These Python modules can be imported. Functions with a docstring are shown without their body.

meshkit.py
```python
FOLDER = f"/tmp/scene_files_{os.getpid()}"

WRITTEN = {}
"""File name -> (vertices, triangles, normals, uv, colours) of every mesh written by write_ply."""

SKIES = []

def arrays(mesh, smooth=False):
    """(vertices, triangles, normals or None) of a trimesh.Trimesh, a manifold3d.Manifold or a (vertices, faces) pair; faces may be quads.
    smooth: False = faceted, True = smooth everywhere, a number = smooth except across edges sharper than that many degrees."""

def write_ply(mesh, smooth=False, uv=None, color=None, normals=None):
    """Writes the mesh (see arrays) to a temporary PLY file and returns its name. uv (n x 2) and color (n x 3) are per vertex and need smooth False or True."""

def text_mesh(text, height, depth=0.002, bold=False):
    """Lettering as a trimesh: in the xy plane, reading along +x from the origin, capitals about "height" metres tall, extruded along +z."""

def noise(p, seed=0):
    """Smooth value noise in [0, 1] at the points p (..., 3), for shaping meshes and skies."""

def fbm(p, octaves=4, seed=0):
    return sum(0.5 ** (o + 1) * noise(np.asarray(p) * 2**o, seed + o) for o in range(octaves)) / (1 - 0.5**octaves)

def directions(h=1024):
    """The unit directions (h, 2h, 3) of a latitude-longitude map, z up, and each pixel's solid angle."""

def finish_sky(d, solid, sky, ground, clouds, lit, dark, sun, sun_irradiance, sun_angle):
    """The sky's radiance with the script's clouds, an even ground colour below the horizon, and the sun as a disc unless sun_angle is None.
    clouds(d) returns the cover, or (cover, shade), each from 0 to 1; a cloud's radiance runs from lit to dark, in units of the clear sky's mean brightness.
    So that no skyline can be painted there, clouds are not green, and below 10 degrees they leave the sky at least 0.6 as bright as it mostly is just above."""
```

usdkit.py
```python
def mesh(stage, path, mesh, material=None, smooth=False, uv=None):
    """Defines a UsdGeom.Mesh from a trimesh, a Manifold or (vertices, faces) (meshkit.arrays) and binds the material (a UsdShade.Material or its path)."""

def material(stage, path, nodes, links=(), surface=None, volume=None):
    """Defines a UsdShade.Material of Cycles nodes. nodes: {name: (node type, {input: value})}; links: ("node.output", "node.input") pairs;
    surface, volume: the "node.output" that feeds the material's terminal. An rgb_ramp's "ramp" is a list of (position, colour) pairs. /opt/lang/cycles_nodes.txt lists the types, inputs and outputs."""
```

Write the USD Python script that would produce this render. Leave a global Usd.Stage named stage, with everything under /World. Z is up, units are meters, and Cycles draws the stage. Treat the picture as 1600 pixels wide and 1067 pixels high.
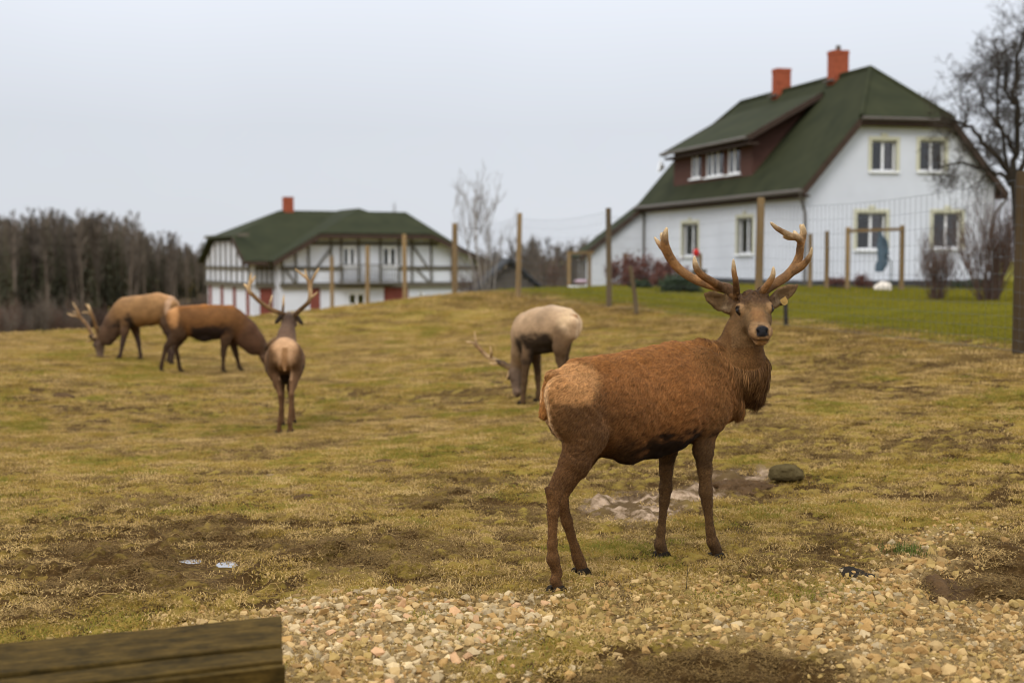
import math, random, re
import numpy as np
import trimesh
import usdkit, meshkit
from pxr import Usd, UsdGeom, UsdLux, UsdShade, Sdf, Gf, Vt
from scipy.interpolate import RBFInterpolator
from scipy.ndimage import gaussian_filter, map_coordinates
import shapely
from shapely.geometry import Polygon, box as sbox

stage = Usd.Stage.CreateInMemory()
UsdGeom.SetStageUpAxis(stage, UsdGeom.Tokens.z)
UsdGeom.SetStageMetersPerUnit(stage, 1.0)
WORLD = UsdGeom.Xform.Define(stage, '/World').GetPrim()
stage.SetDefaultPrim(WORLD)
UsdGeom.Scope.Define(stage, '/World/Looks')
T = Sdf.ValueTypeNames

# ------------------------------------------------------------------ camera, sky, light
EYE_Z, PITCH, FPX = 1.65, math.radians(3.335), 50.0 / 36.0 * 1600.0
cam = UsdGeom.Camera.Define(stage, '/World/camera')
cam.AddTranslateOp().Set(Gf.Vec3d(0, 0, EYE_Z))
cam.AddRotateXOp().Set(90 - math.degrees(PITCH))
cam.CreateFocalLengthAttr(50.0)
cam.CreateHorizontalApertureAttr(36.0)
cam.CreateVerticalApertureAttr(24.0)
cam.CreateFStopAttr(1.8)
cam.CreateFocusDistanceAttr(7.62)
cam.CreateExposureAttr(0.0)

SUN_EL, SUN_ROT = math.radians(42), math.radians(205)      # rotation = atan2(x, y): behind the camera, a little to the left
dome = UsdLux.DomeLight.Define(stage, '/World/sky')
dome.CreateIntensityAttr(1.0)
sky = usdkit.material(stage, '/World/Looks/overcast_sky', {
    'tc': ('texture_coordinate', {}),
    'sep': ('separate_xyz', {}),
    'sky': ('sky_texture', {'sky_type': 'single_scattering', 'sun_disc': False, 'sun_elevation': SUN_EL, 'sun_rotation': SUN_ROT}),
    'nz': ('noise_texture', {'scale': 1.6, 'detail': 4.0, 'roughness': 0.5}),
    'nr': ('map_range', {'from_min': 0.3, 'from_max': 0.7, 'to_min': 0.93, 'to_max': 1.05}),
    'zr': ('map_range', {'from_min': 0.09, 'from_max': 1.0, 'to_min': 1.0, 'to_max': 3.3, 'clamp': True}),
    'mul': ('math', {'math_type': 'multiply'}),
    'cl': ('combine_xyz', {}),
    'cc': ('mix_color', {'blend_type': 'multiply', 'fac': 1.0, 'a': (7.1, 7.42, 8.05), 'use_clamp': False}),
    'mix': ('mix_color', {'fac': 0.93, 'use_clamp': False}),
    'bg': ('background_shader', {'strength': 0.1}),
}, [('tc.generated', 'sep.vector'), ('tc.generated', 'nz.vector'), ('nz.fac', 'nr.value'), ('sep.z', 'zr.value'), ('nr.result', 'mul.value1'), ('zr.result', 'mul.value2'),
    ('mul.value', 'cl.x'), ('mul.value', 'cl.y'), ('mul.value', 'cl.z'), ('cl.vector', 'cc.b'), ('sky.color', 'mix.a'), ('cc.result', 'mix.b'), ('mix.result', 'bg.color')],
    surface='bg.background')
UsdShade.MaterialBindingAPI.Apply(dome.GetPrim()).Bind(sky)
dome.GetPrim().SetCustomDataByKey('kind', 'structure')
sun = UsdLux.DistantLight.Define(stage, '/World/sun')
sun.CreateNormalizeAttr(True)
sun.CreateIntensityAttr(0.40)
sun.CreateAngleAttr(24.0)
sun.CreateColorAttr(Gf.Vec3f(1.0, 0.96, 0.9))
sun.AddRotateZOp().Set(-math.degrees(SUN_ROT))
sun.AddRotateXOp().Set(-(90 - math.degrees(SUN_EL)))

# ------------------------------------------------------------------ pixel <-> place (the photograph is 1600 x 1067)
CP, SP = math.cos(PITCH), math.sin(PITCH)
EYE = np.array([0, 0, EYE_Z])
def ray(px, py):
    cx, cy = (px - 800) / FPX, -(py - 533.5) / FPX
    return np.array([cx, CP + cy * SP, -SP + cy * CP])
def at(px, py, Y):
    r = ray(px, py); return EYE + r * (Y / r[1])
def on_plane(px, py, p0, n):
    r = ray(px, py); return EYE + r * (np.dot(np.asarray(p0) - EYE, n) / np.dot(r, n))
def unit(v):
    v = np.asarray(v, float); return v / np.linalg.norm(v)

# ------------------------------------------------------------------ naming helpers
_used = {}
def numbered(parent, name):
    k = (parent, name); n = _used.get(k, 0); _used[k] = n + 1
    return f'{parent}/{name}' if n == 0 else f'{parent}/{name}_{n:03d}'
def pth(parent):
    return '/World' if parent is None else str(parent.GetPath())
def tag(p, label=None, cat=None, group=None, kind=None):
    for k, v in (('label', label), ('category', cat), ('group', group), ('kind', kind)):
        if v: p.SetCustomDataByKey(k, v)
    return p
def thing(name, label=None, cat=None, loc=(0, 0, 0), rz=0.0, group=None, kind=None):
    x = UsdGeom.Xform.Define(stage, numbered('/World', name))
    x.AddTranslateOp().Set(Gf.Vec3d(*map(float, loc))); x.AddRotateZOp().Set(float(math.degrees(rz))); x.AddScaleOp().Set(Gf.Vec3f(1, 1, 1))
    return tag(x.GetPrim(), label, cat, group, kind)
def obj(name, mesh, mat, parent=None, smooth=False, colors=None, cname='coat'):
    m = usdkit.mesh(stage, numbered(pth(parent), name), mesh, mat, smooth=smooth)
    if colors is not None:
        UsdGeom.PrimvarsAPI(m).CreatePrimvar(cname, T.Color3fArray, 'vertex').Set(Vt.Vec3fArray.FromNumpy(np.asarray(colors, np.float32)))
    return m.GetPrim()
def dup(root, loc, rz=0.0, scale=(1, 1, 1), label=None, group=None):
    was = root.GetCustomData()
    base = re.sub(r'_[0-9]{3}$', '', root.GetName())
    r = thing(base, label or was['label'], was['category'], loc, rz, group or was.get('group'))
    UsdGeom.Xformable(r).GetOrderedXformOps()[2].Set(Gf.Vec3f(*map(float, scale)))
    r.GetReferences().AddInternalReference(root.GetPath()); r.SetInstanceable(True)
    return r
def put(root, loc, rz=0.0, scale=(1, 1, 1)):
    o = UsdGeom.Xformable(root).GetOrderedXformOps()
    o[0].Set(Gf.Vec3d(*map(float, loc))); o[1].Set(float(math.degrees(rz))); o[2].Set(Gf.Vec3f(*map(float, scale)))

class MB:
    """Collects boxes, bars, tubes, slabs; build() makes them one mesh."""
    def __init__(s): s.v, s.f, s.n = [], [], 0
    def add(s, v, f):
        v = np.asarray(v, float); f = np.asarray(f, int)
        s.v.append(v); s.f.append(f + s.n); s.n += len(v); return s
    def tm(s, m): return s.add(m.vertices, m.faces)
    def box(s, a, b):
        a, b = np.minimum(a, b), np.maximum(a, b)
        m = trimesh.creation.box(b - a); m.apply_translation((a + b) / 2); return s.tm(m)
    def bar(s, a, b, w, h, up=(0, 0, 1)):
        a, b = np.asarray(a, float), np.asarray(b, float); d = unit(b - a)
        x = np.cross(d, up); x = unit(x) if np.linalg.norm(x) > 1e-6 else np.array([1.0, 0, 0]); z = np.cross(x, d)
        c = [p + sx * x * w / 2 + sz * z * h / 2 for p in (a, b) for sx, sz in ((-1, -1), (1, -1), (1, 1), (-1, 1))]
        return s.add(c, [[0, 1, 2], [0, 2, 3], [4, 6, 5], [4, 7, 6], [0, 5, 1], [0, 4, 5], [1, 6, 2], [1, 5, 6], [2, 7, 3], [2, 6, 7], [3, 4, 0], [3, 7, 4]])
    def tube(s, pts, rad, n=6, caps=True):
        pts = np.asarray(pts, float); rad = np.broadcast_to(np.asarray(rad, float), len(pts))
        t = np.gradient(pts, axis=0); t /= np.maximum(np.linalg.norm(t, axis=1, keepdims=True), 1e-9)
        ref = np.array([0.31, 0.57, 0.76]) if abs(t.mean(0) @ np.array([0.31, 0.57, 0.76])) < 0.85 else np.array([0.8, -0.5, 0.2])
        x = np.cross(t, ref); x /= np.linalg.norm(x, axis=1, keepdims=True); y = np.cross(t, x)
        a = np.arange(n) * 2 * np.pi / n
        v = (pts[:, None] + rad[:, None, None] * (np.cos(a)[None, :, None] * x[:, None] + np.sin(a)[None, :, None] * y[:, None])).reshape(-1, 3)
        i = np.arange(len(pts) - 1)[:, None] * n; j = np.arange(n)[None]; k = (j + 1) % n
        f = np.concatenate([np.stack([i + j, i + k, i + n + k], -1).reshape(-1, 3), np.stack([i + j, i + n + k, i + n + j], -1).reshape(-1, 3)])
        if caps:
            e = (len(pts) - 1) * n
            f = np.concatenate([f, [[0, q + 1, q] for q in range(1, n - 1)], [[e, e + q, e + q + 1] for q in range(1, n - 1)]])
        return s.add(v, f)
    def slab(s, poly, t):
        """flat 3D polygon (convex), thickened by t along minus its upward normal"""
        p = np.asarray(poly, float); n = unit(np.cross(p[1] - p[0], p[2] - p[0])); n = n if n[2] >= 0 else -n
        q = p - n * t; k = len(p)
        f = [[0, i, i + 1] for i in range(1, k - 1)] + [[k, k + i + 1, k + i] for i in range(1, k - 1)]
        for i in range(k):
            j = (i + 1) % k; f += [[i, j + k, j], [i, i + k, j + k]]
        m = trimesh.Trimesh(np.vstack([p, q]), f, process=False); m.fix_normals(); return s.tm(m)
    def wall(s, poly, t, M):
        """shapely polygon (x = along, y = up) extruded t along the normal, placed with the 4x4 M"""
        for g in getattr(poly, 'geoms', [poly]):
            m = trimesh.creation.extrude_polygon(g, t, engine='earcut'); m.apply_transform(M); s.tm(m)
        return s
    def mesh(s): return (np.vstack(s.v), np.vstack(s.f))
    def build(s, name, mat, parent=None, smooth=False): return obj(name, s.mesh(), mat, parent, smooth)

# ------------------------------------------------------------------ materials
def mat(name, col, rough=0.8, var=0.25, scale=6.0, bump=0.0, bscale=40.0, col2=None, metallic=0.0, spec=0.08, stretch=(1, 1, 1), per=0.0, detail=5.0):
    nodes = {'tc': ('texture_coordinate', {}), 'mp': ('mapping', {'scale': stretch}),
             'n': ('noise_texture', {'scale': scale, 'detail': detail, 'roughness': 0.6}),
             'r': ('rgb_ramp', {'ramp': [(0.25, tuple(c * (1 - var) for c in col)), (0.75, col2 or tuple(min(1, c * (1 + var)) for c in col))]}),
             'p': ('principled_bsdf', {'roughness': rough, 'metallic': metallic, 'specular_ior_level': spec})}
    links = [('tc.object', 'mp.vector'), ('mp.vector', 'n.vector'), ('n.fac', 'r.fac')]
    if per:
        nodes['oi'] = ('object_info', {}); nodes['pr'] = ('map_range', {'to_min': 1 - per, 'to_max': 1 + per})
        nodes['hs'] = ('hsv', {}); links += [('oi.random', 'pr.value'), ('pr.result', 'hs.value'), ('r.color', 'hs.color'), ('hs.color', 'p.base_color')]
    else:
        links.append(('r.color', 'p.base_color'))
    if bump:
        nodes['bn'] = ('noise_texture', {'scale': bscale, 'detail': 4.0}); nodes['b'] = ('bump', {'strength': bump, 'distance': 0.02})
        links += [('mp.vector', 'bn.vector'), ('bn.fac', 'b.height'), ('b.normal', 'p.normal')]
    return usdkit.material(stage, '/World/Looks/' + name, nodes, links, surface='p.BSDF')

M = {}
M['white_wall'] = mat('white_wall', (0.565, 0.58, 0.615), 0.85, 0.09, 0.5, 0.15, 14)
M['white_frame'] = mat('white_frame', (0.82, 0.82, 0.82), 0.5, 0.02)
M['surround'] = mat('pale_yellow_trim', (0.52, 0.50, 0.37), 0.8, 0.08, 2)
M['brown_trim'] = mat('brown_trim', (0.050, 0.033, 0.024), 0.7, 0.2, 5)
M['gutter'] = mat('gutter_metal', (0.10, 0.085, 0.07), 0.45, 0.15, 3)
M['dormer'] = mat('dormer_cladding', (0.085, 0.042, 0.032), 0.75, 0.18, 9, 0.3, 20)
M['chimney'] = mat('chimney_brick', (0.27, 0.070, 0.034), 0.85, 0.3, 7, 0.4, 25)
M['plinth'] = mat('stone_plinth', (0.055, 0.052, 0.05), 0.9, 0.3, 5, 0.4)
M['red_panel'] = mat('red_brown_panel', (0.18, 0.055, 0.04), 0.8, 0.2, 3)
M['timber'] = mat('dark_timber', (0.10, 0.088, 0.065), 0.8, 0.25, 4)
M['post'] = mat('fence_post_wood', (0.19, 0.125, 0.058), 0.85, 0.35, 6, 0.4, 30, stretch=(1, 1, 0.12), per=0.2)
M['grey_post'] = mat('weathered_post_wood', (0.105, 0.075, 0.042), 0.9, 0.3, 6, 0.4, 30, stretch=(1, 1, 0.12))
M['wire'] = mat('wire', (0.08, 0.085, 0.085), 0.5, 0.1, metallic=0.6)
M['shed_wood'] = mat('shed_boards', (0.10, 0.085, 0.07), 0.9, 0.3, 5, stretch=(1, 1, 0.2))
M['shed_roof'] = mat('shed_roof', (0.045, 0.045, 0.045), 0.9, 0.3, 3)
M['curtain'] = mat('curtain', (0.42, 0.38, 0.42), 0.9, 0.15, 3)
M['dark_room'] = mat('dark_room', (0.05, 0.045, 0.04), 0.9, 0.2)
M['blue_cloth'] = mat('blue_grey_cloth', (0.07, 0.10, 0.125), 0.95, 0.3, 8)
M['red_paint'] = mat('red_paint', (0.42, 0.025, 0.02), 0.6, 0.1)
M['pink'] = mat('pale_pink', (0.45, 0.32, 0.36), 0.7, 0.1)
M['cream'] = mat('cream_stone', (0.62, 0.55, 0.46), 0.9, 0.12, 5)
M['bark'] = mat('dark_bark', (0.034, 0.027, 0.020), 0.95, 0.35, 9, 0.5, 25)
M['twig'] = mat('twig', (0.046, 0.036, 0.026), 0.95, 0.3, 3)
M['pale_bark'] = mat('pale_birch_bark', (0.24, 0.21, 0.18), 0.9, 0.35, 3)
M['red_twig'] = mat('reddish_brown_twig', (0.095, 0.060, 0.044), 0.95, 0.3, 2, per=0.3)
M['forest_bark'] = mat('forest_bark', (0.16, 0.122, 0.090), 0.95, 0.4, 0.6, per=0.35)
M['forest_twig'] = mat('forest_twig', (0.112, 0.090, 0.068), 0.95, 0.3, 0.5, per=0.3)
M['near_post'] = mat('dark_post_wood', (0.062, 0.042, 0.022), 0.9, 0.35, 6, 0.5, 30, stretch=(1, 1, 0.12))
M['needle'] = mat('spruce_needles', (0.068, 0.064, 0.038), 0.9, 0.35, 0.6, per=0.35)
M['hedge_leaf'] = mat('brown_hedge_leaf', (0.12, 0.050, 0.036), 0.85, 0.4, 6)
M['shrub_leaf'] = mat('dark_green_shrub_leaf', (0.035, 0.050, 0.024), 0.8, 0.4, 6)
M['hoof'] = mat('hoof', (0.022, 0.016, 0.010), 0.8, 0.2, 30)
M['eye'] = mat('eye', (0.008, 0.006, 0.005), 0.2, 0.0, spec=0.35)
M['ear_tag'] = mat('yellow_tag', (0.32, 0.20, 0.06), 0.5, 0.08)
M['rock'] = mat('grey_boulder', (0.058, 0.041, 0.017), 0.95, 0.35, 9, 0.9, 30, col2=(0.105, 0.078, 0.034), spec=0.0)
M['dung'] = mat('wet_dark_dung', (0.022, 0.016, 0.010), 0.9, 0.3, 12, 0.6, 60)
M['soil'] = mat('dark_soil_heap', (0.075, 0.042, 0.018), 0.95, 0.4, 14, 0.8, 50)
M['roof'] = usdkit.material(stage, '/World/Looks/green_roof', {
    'tc': ('texture_coordinate', {}), 'n': ('noise_texture', {'scale': 0.8, 'detail': 6.0, 'roughness': 0.65}), 'n2': ('noise_texture', {'scale': 14.0, 'detail': 3.0}),
    'r': ('rgb_ramp', {'ramp': [(0.3, (0.021, 0.024, 0.012)), (0.7, (0.036, 0.038, 0.018))]}),
    'w': ('wave_texture', {'wave_type': 'bands', 'bands_direction': 'z', 'profile': 'saw', 'scale': 1.0, 'distortion': 0.6, 'detail': 2.0, 'detail_scale': 3.0}),
    'a': ('math', {'math_type': 'add'}), 'b': ('bump', {'strength': 0.5, 'distance': 0.03}), 'p': ('principled_bsdf', {'roughness': 0.9, 'specular_ior_level': 0.06})},
    [('tc.object', 'n.vector'), ('tc.object', 'n2.vector'), ('tc.object', 'w.vector'), ('n.fac', 'r.fac'), ('w.fac', 'a.value1'), ('n2.fac', 'a.value2'), ('a.value', 'b.height'), ('b.normal', 'p.normal'), ('r.color', 'p.base_color')], surface='p.BSDF')
M['pane'] = usdkit.material(stage, '/World/Looks/window_pane', {
    'f': ('fresnel', {'IOR': 1.6}), 't': ('transparent_bsdf', {'color': (0.8, 0.8, 0.8)}), 'g': ('glossy_bsdf', {'roughness': 0.02, 'color': (0.9, 0.9, 0.9)}), 'm': ('mix_closure', {})},
    [('f.fac', 'm.fac'), ('t.BSDF', 'm.closure1'), ('g.BSDF', 'm.closure2')], surface='m.closure')
def coat_material(name, attr, nscale, amount, rough=0.75, bump=0.5, stretch=(1, 1, 1), mask=0.55):
    return usdkit.material(stage, '/World/Looks/' + name, {
        'a': ('attribute', {'attribute': attr}), 'tc': ('texture_coordinate', {}), 'mp': ('mapping', {'scale': stretch}),
        'n': ('noise_texture', {'scale': nscale, 'detail': 6.0, 'roughness': 0.7}), 'n2': ('noise_texture', {'scale': 7.0, 'detail': 3.0}),
        'r': ('map_range', {'from_min': 0.3, 'from_max': 0.7, 'to_min': 1 - amount, 'to_max': 1 + amount}), 'r2': ('map_range', {'from_min': 0.3, 'from_max': 0.7, 'to_min': 0.82, 'to_max': 1.18}),
        'mm': ('math', {'math_type': 'multiply'}), 'hs': ('hsv', {}), 'b': ('bump', {'strength': bump, 'distance': 0.01}),
        'p': ('principled_bsdf', {'roughness': rough, 'specular_ior_level': 0.08})},
        [('tc.object', 'mp.vector'), ('mp.vector', 'n.vector'), ('tc.object', 'n2.vector'), ('n.fac', 'r.value'), ('n2.fac', 'r2.value'), ('r.result', 'mm.value1'), ('r2.result', 'mm.value2'), ('mm.value', 'hs.value'),
         ('a.color', 'hs.color'), ('hs.color', 'p.base_color'), ('n.fac', 'b.height'), ('b.normal', 'p.normal')], surface='p.BSDF')
M['coat'] = coat_material('deer_coat', 'coat', 90.0, 0.45)
M['antler'] = coat_material('antler_bone', 'coat', 130.0, 0.5, 0.55, 0.7)
M['fur'] = usdkit.material(stage, '/World/Looks/deer_fur', {
    'a': ('attribute', {'attribute': 'coat'}), 'h': ('hair_info', {}), 'r': ('map_range', {'to_min': 0.75, 'to_max': 1.45}), 'hs': ('hsv', {}),
    'p': ('principled_bsdf', {'roughness': 0.65, 'specular_ior_level': 0.1})},
    [('h.intercept', 'r.value'), ('r.result', 'hs.value'), ('a.color', 'hs.color'), ('hs.color', 'p.base_color')], surface='p.BSDF')

# ------------------------------------------------------------------ the ground
# places read off the land: (pixel x, pixel y, metres away)
ctrl = [(x, y, EYE_Z * FPX / (y - 404.3)) for x, y in ((100, 1050), (500, 1050), (1000, 1050), (1500, 1050), (200, 900), (800, 900), (1400, 880), (500, 850), (1000, 850), (1100, 790), (1300, 770))]
ctrl = [at(*c) for c in ctrl] + [at(*c) for c in (
    (445, 671, 16.7), (100, 760, 10.9), (480, 780, 10.3), (815, 632, 17.2), (330, 582, 24.3), (190, 560, 25.5), (20, 600, 20.0), (40, 521, 36), (300, 508, 36), (480, 487, 40), (600, 474, 44), (700, 465, 46), (812, 466, 39),
    (950, 480, 33), (1187, 506, 25), (1590, 555, 17), (1500, 690, 11.4), (1000, 640, 15.2), (1150, 600, 17.5), (1300, 640, 14.0),
    (1258, 449, 52), (1100, 446, 60), (1560, 452, 54), (1590, 470, 42), (1400, 475, 38), (1250, 490, 30), (920, 447, 68), (640, 560, 26), (700, 520, 33))]
ctrl += [np.array(p) for p in ((-9.5, 50, -1.5), (-20, 60, -2.6), (-14, 82, -2.7), (-2, 84, -1.6), (6, 90, -0.5), (14, 85, 0.3), (30, 70, 0.8), (25, 40, 0.9), (14, 18, 0.8), (8, 6, 0.15), (-8, 5, -0.1), (-14, 14, -0.2), (-30, 40, -1.0), (0, -8, 0), (-10, -10, 0), (10, -10, 0.2))]
ctrl = np.array(ctrl)
_rbf = RBFInterpolator(ctrl[:, :2], ctrl[:, 2], kernel='thin_plate_spline', smoothing=0.6)
def G0(x, y):
    x, y = np.broadcast_arrays(np.asarray(x, float), np.asarray(y, float)); sh = x.shape
    x, y = x.ravel(), y.ravel(); r = np.hypot(x, y - 30)
    xc, yc = np.clip(x, -32, 32), np.clip(y, -10, 92)
    z = np.concatenate([_rbf(np.stack([xc[i:i + 40000], yc[i:i + 40000]], 1)) for i in range(0, len(x), 40000)])
    far = np.clip((y - 92) / 120, 0, 1); side = np.clip((-x - 30) / 100, 0, 1)
    drop = -9.5 + 4.0 * np.clip(x / 120, -0.3, 1)
    z = z + (np.minimum(drop, z) - z) * (far * far * (3 - 2 * far)) + side * -3.0 * (1 - far)
    return z.reshape(sh)
def nz(x, y, s, seed=0, oct=3):
    return meshkit.fbm(np.stack([np.asarray(x) * s, np.asarray(y) * s, np.full(np.shape(x), 3.7 + seed)], -1), oct, seed) - 0.5

# masks of the near ground on a 2.5 cm raster: gravel, mud, pale wet sand
RX, RY, RS = -5.0, 4.0, 0.025
RN = (int(11.5 / RS), int(18.0 / RS))
gx, gy = np.meshgrid(RX + np.arange(RN[0]) * RS, RY + np.arange(RN[1]) * RS, indexing='ij')
def groundpx(px, py): 
    p = on_plane(px, py, (0, 0, 0.0), np.array([0, 0, 1.0])); return p[0], p[1]
def polymask(*polys, blur=4, rag=0.12, seed=0):
    m = np.zeros(RN); wx, wy = gx + rag * 2 * nz(gx, gy, 3.0, seed), gy + rag * 4 * nz(gx, gy, 2.5, seed + 5)
    for strength, poly in polys:
        P = Polygon([groundpx(*q) for q in poly]).buffer(0)
        m = np.maximum(m, strength * shapely.contains_xy(P, wx, wy))
    return gaussian_filter(m, blur)
gravel_m = polymask(
    (1.0, [(270, 975), (380, 952), (450, 934), (560, 927), (700, 930), (800, 936), (850, 958), (870, 990), (800, 1012), (700, 1022), (640, 1067), (640, 1110), (380, 1110), (420, 1000)]),
    (0.8, [(1090, 985), (1170, 955), (1260, 935), (1350, 905), (1400, 868), (1470, 858), (1520, 880), (1440, 900), (1440, 930), (1520, 945), (1600, 930), (1700, 960), (1700, 1100), (1330, 1100), (1300, 1030), (1200, 1010)]),
    (0.42, [(820, 920), (960, 893), (1130, 898), (1280, 890), (1390, 862), (1330, 900), (1230, 940), (1100, 985), (1180, 1020), (1000, 1010), (880, 1000), (840, 950)]),
    (0.5, [(1330, 850), (1410, 828), (1530, 815), (1590, 822), (1500, 850), (1400, 872)]),
    (0.22, [(60, 992), (200, 976), (320, 960), (430, 940), (400, 990), (100, 1020)]),
    (0.30, [(640, 1015), (860, 1000), (960, 1010), (900, 1067), (640, 1110)]), seed=1)
mud_m = polymask(
    (0.62, [(0, 800), (250, 760), (480, 830), (480, 900), (380, 935), (0, 985), (-120, 900)]),
    (0.55, [(660, 722), (840, 730), (840, 775), (700, 780), (600, 760)]),
    (1.0, [(880, 1050), (1050, 1015), (1290, 1025), (1420, 1042), (1450, 1110), (800, 1110)]),
    (1.0, [(1430, 880), (1480, 855), (1700, 830), (1700, 960), (1500, 950), (1420, 925)]),
    (0.6, [(380, 800), (640, 790), (700, 860), (600, 900), (400, 880)]),
    (0.8, [(1075, 735), (1200, 730), (1200, 775), (1075, 775)]),
    (0.7, [(900, 770), (1075, 745), (1080, 800), (1000, 815), (890, 805)]), blur=7, rag=0.2, seed=11)
sand_m = polymask((0.9, [(895, 785), (960, 768), (1040, 768), (1090, 752), (1190, 735), (1215, 742), (1110, 778), (1040, 806), (960, 808)]), blur=3, rag=0.16, seed=21)
def rast(m, x, y):
    return map_coordinates(m, [(np.asarray(x) - RX) / RS, (np.asarray(y) - RY) / RS], order=1, mode='constant', cval=0.0)
PUDDLES = [(354, 868, 0.066, 0.040), (300, 862, 0.062, 0.028)]
pud = [(*groundpx(a, b), w, d) for a, b, w, d in PUDDLES]
def lump(x, y): return 0.45 * nz(x, y, 5.0, 19, 2) + 0.75 * nz(x, y, 12.5, 29, 2)
def Gd(x, y):
    """ground with its lumps"""
    x, y = np.asarray(x, float), np.asarray(y, float)
    d = np.hypot(x, y); fade = np.clip(1.6 - d / 30, 0.25, 1) * (d < 120)
    mud, gr = rast(mud_m, x, y), rast(gravel_m, x, y)
    z = G0(x, y) + fade * (0.085 * nz(x, y, 1.3, 3) + 0.085 * nz(x, y, 5.0, 7) * (0.7 + 0.7 * mud))
    near = np.clip((20 - d) / 9, 0, 1)
    z = z + near * (0.15 * lump(x, y) * (0.75 + 0.6 * mud) + 0.05 * nz(x, y, 22.0, 9, 3) * (0.6 + 0.8 * mud)) * (1 - 0.6 * np.minimum(gr, 1))
    z = z - near * 0.02 * np.maximum(0, nz(x, y, 7.0, 31, 1) - 0.12) * 4 * (0.4 + mud)
    z = z + 0.008 * np.minimum(gr, 1)
    for px, py, w, dd in pud:
        q = ((x - px) / (w * 2.2)) ** 2 + ((y - py + 0.12) / (dd * 2.5 + 0.30)) ** 2
        z = z + (G0(x, y) - 0.035 - z) * np.exp(-q * q * 0.7)
    return z

def cols_of(n):
    return n
# fan-shaped sheet round the camera: fine inside the view, coarse elsewhere, out to the horizon
ang = np.concatenate([np.radians(np.linspace(-24, 24, 620)), np.radians(np.linspace(24, 336, 90))[1:-1]])
rad = np.concatenate([[0.0, 1.0, 2.0, 3.0], np.geomspace(3.6, 14, 430), np.geomspace(14, 60, 240)[1:], np.geomspace(60, 400, 70)[1:], np.geomspace(400, 5000, 16)[1:]])
A, R = np.meshgrid(ang, rad[1:], indexing='ij')
vx, vy = R * np.sin(A), R * np.cos(A)
vz = Gd(vx, vy)
na, nr = A.shape
verts = np.vstack([[[0, 0, float(Gd(np.array([0.0]), np.array([0.0]))[0])]], np.stack([vx, vy, vz], -1).reshape(-1, 3)])
i, j = np.meshgrid(np.arange(na), np.arange(nr - 1), indexing='ij'); k = (i + 1) % na
a, b, c, d = 1 + i * nr + j, 1 + i * nr + j + 1, 1 + k * nr + j + 1, 1 + k * nr + j
faces = np.concatenate([np.stack([a, c, b], -1).reshape(-1, 3), np.stack([a, d, c], -1).reshape(-1, 3), [[0, 1 + ((q + 1) % na) * nr, 1 + q * nr] for q in range(na)]])
# per-vertex cover: r = mud, g = gravel dust, b = pale sand ; lawn = greener garden side of the fence
FENCE = [(8.0, 8.5), (6.04, 17.0), (4.35, 25.0), (2.2, 33.0), (0.2, 39.0), (-1.9, 46.5), (-4.1, 55.0), (-6.6, 63.0)]
def lawn(x, y):
    fx = np.interp(y, [p[1] for p in FENCE], [p[0] for p in FENCE])
    return np.clip((x - fx - 0.3) / 1.2, 0, 1)
wx, wy = verts[:, 0], verts[:, 1]
pit = np.clip((-lump(wx, wy) - 0.035) / 0.07, 0, 1) * np.clip((26 - np.hypot(wx, wy)) / 8, 0, 1) * np.clip(0.85 + 0.6 * rast(mud_m, wx, wy) + 2.0 * nz(wx, wy, 0.7, 91, 2), 0.15, 1.2)
cover = np.stack([np.maximum(rast(mud_m, wx, wy) * 0.45, pit), rast(gravel_m, wx, wy), rast(sand_m, wx, wy)], 1)
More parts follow.
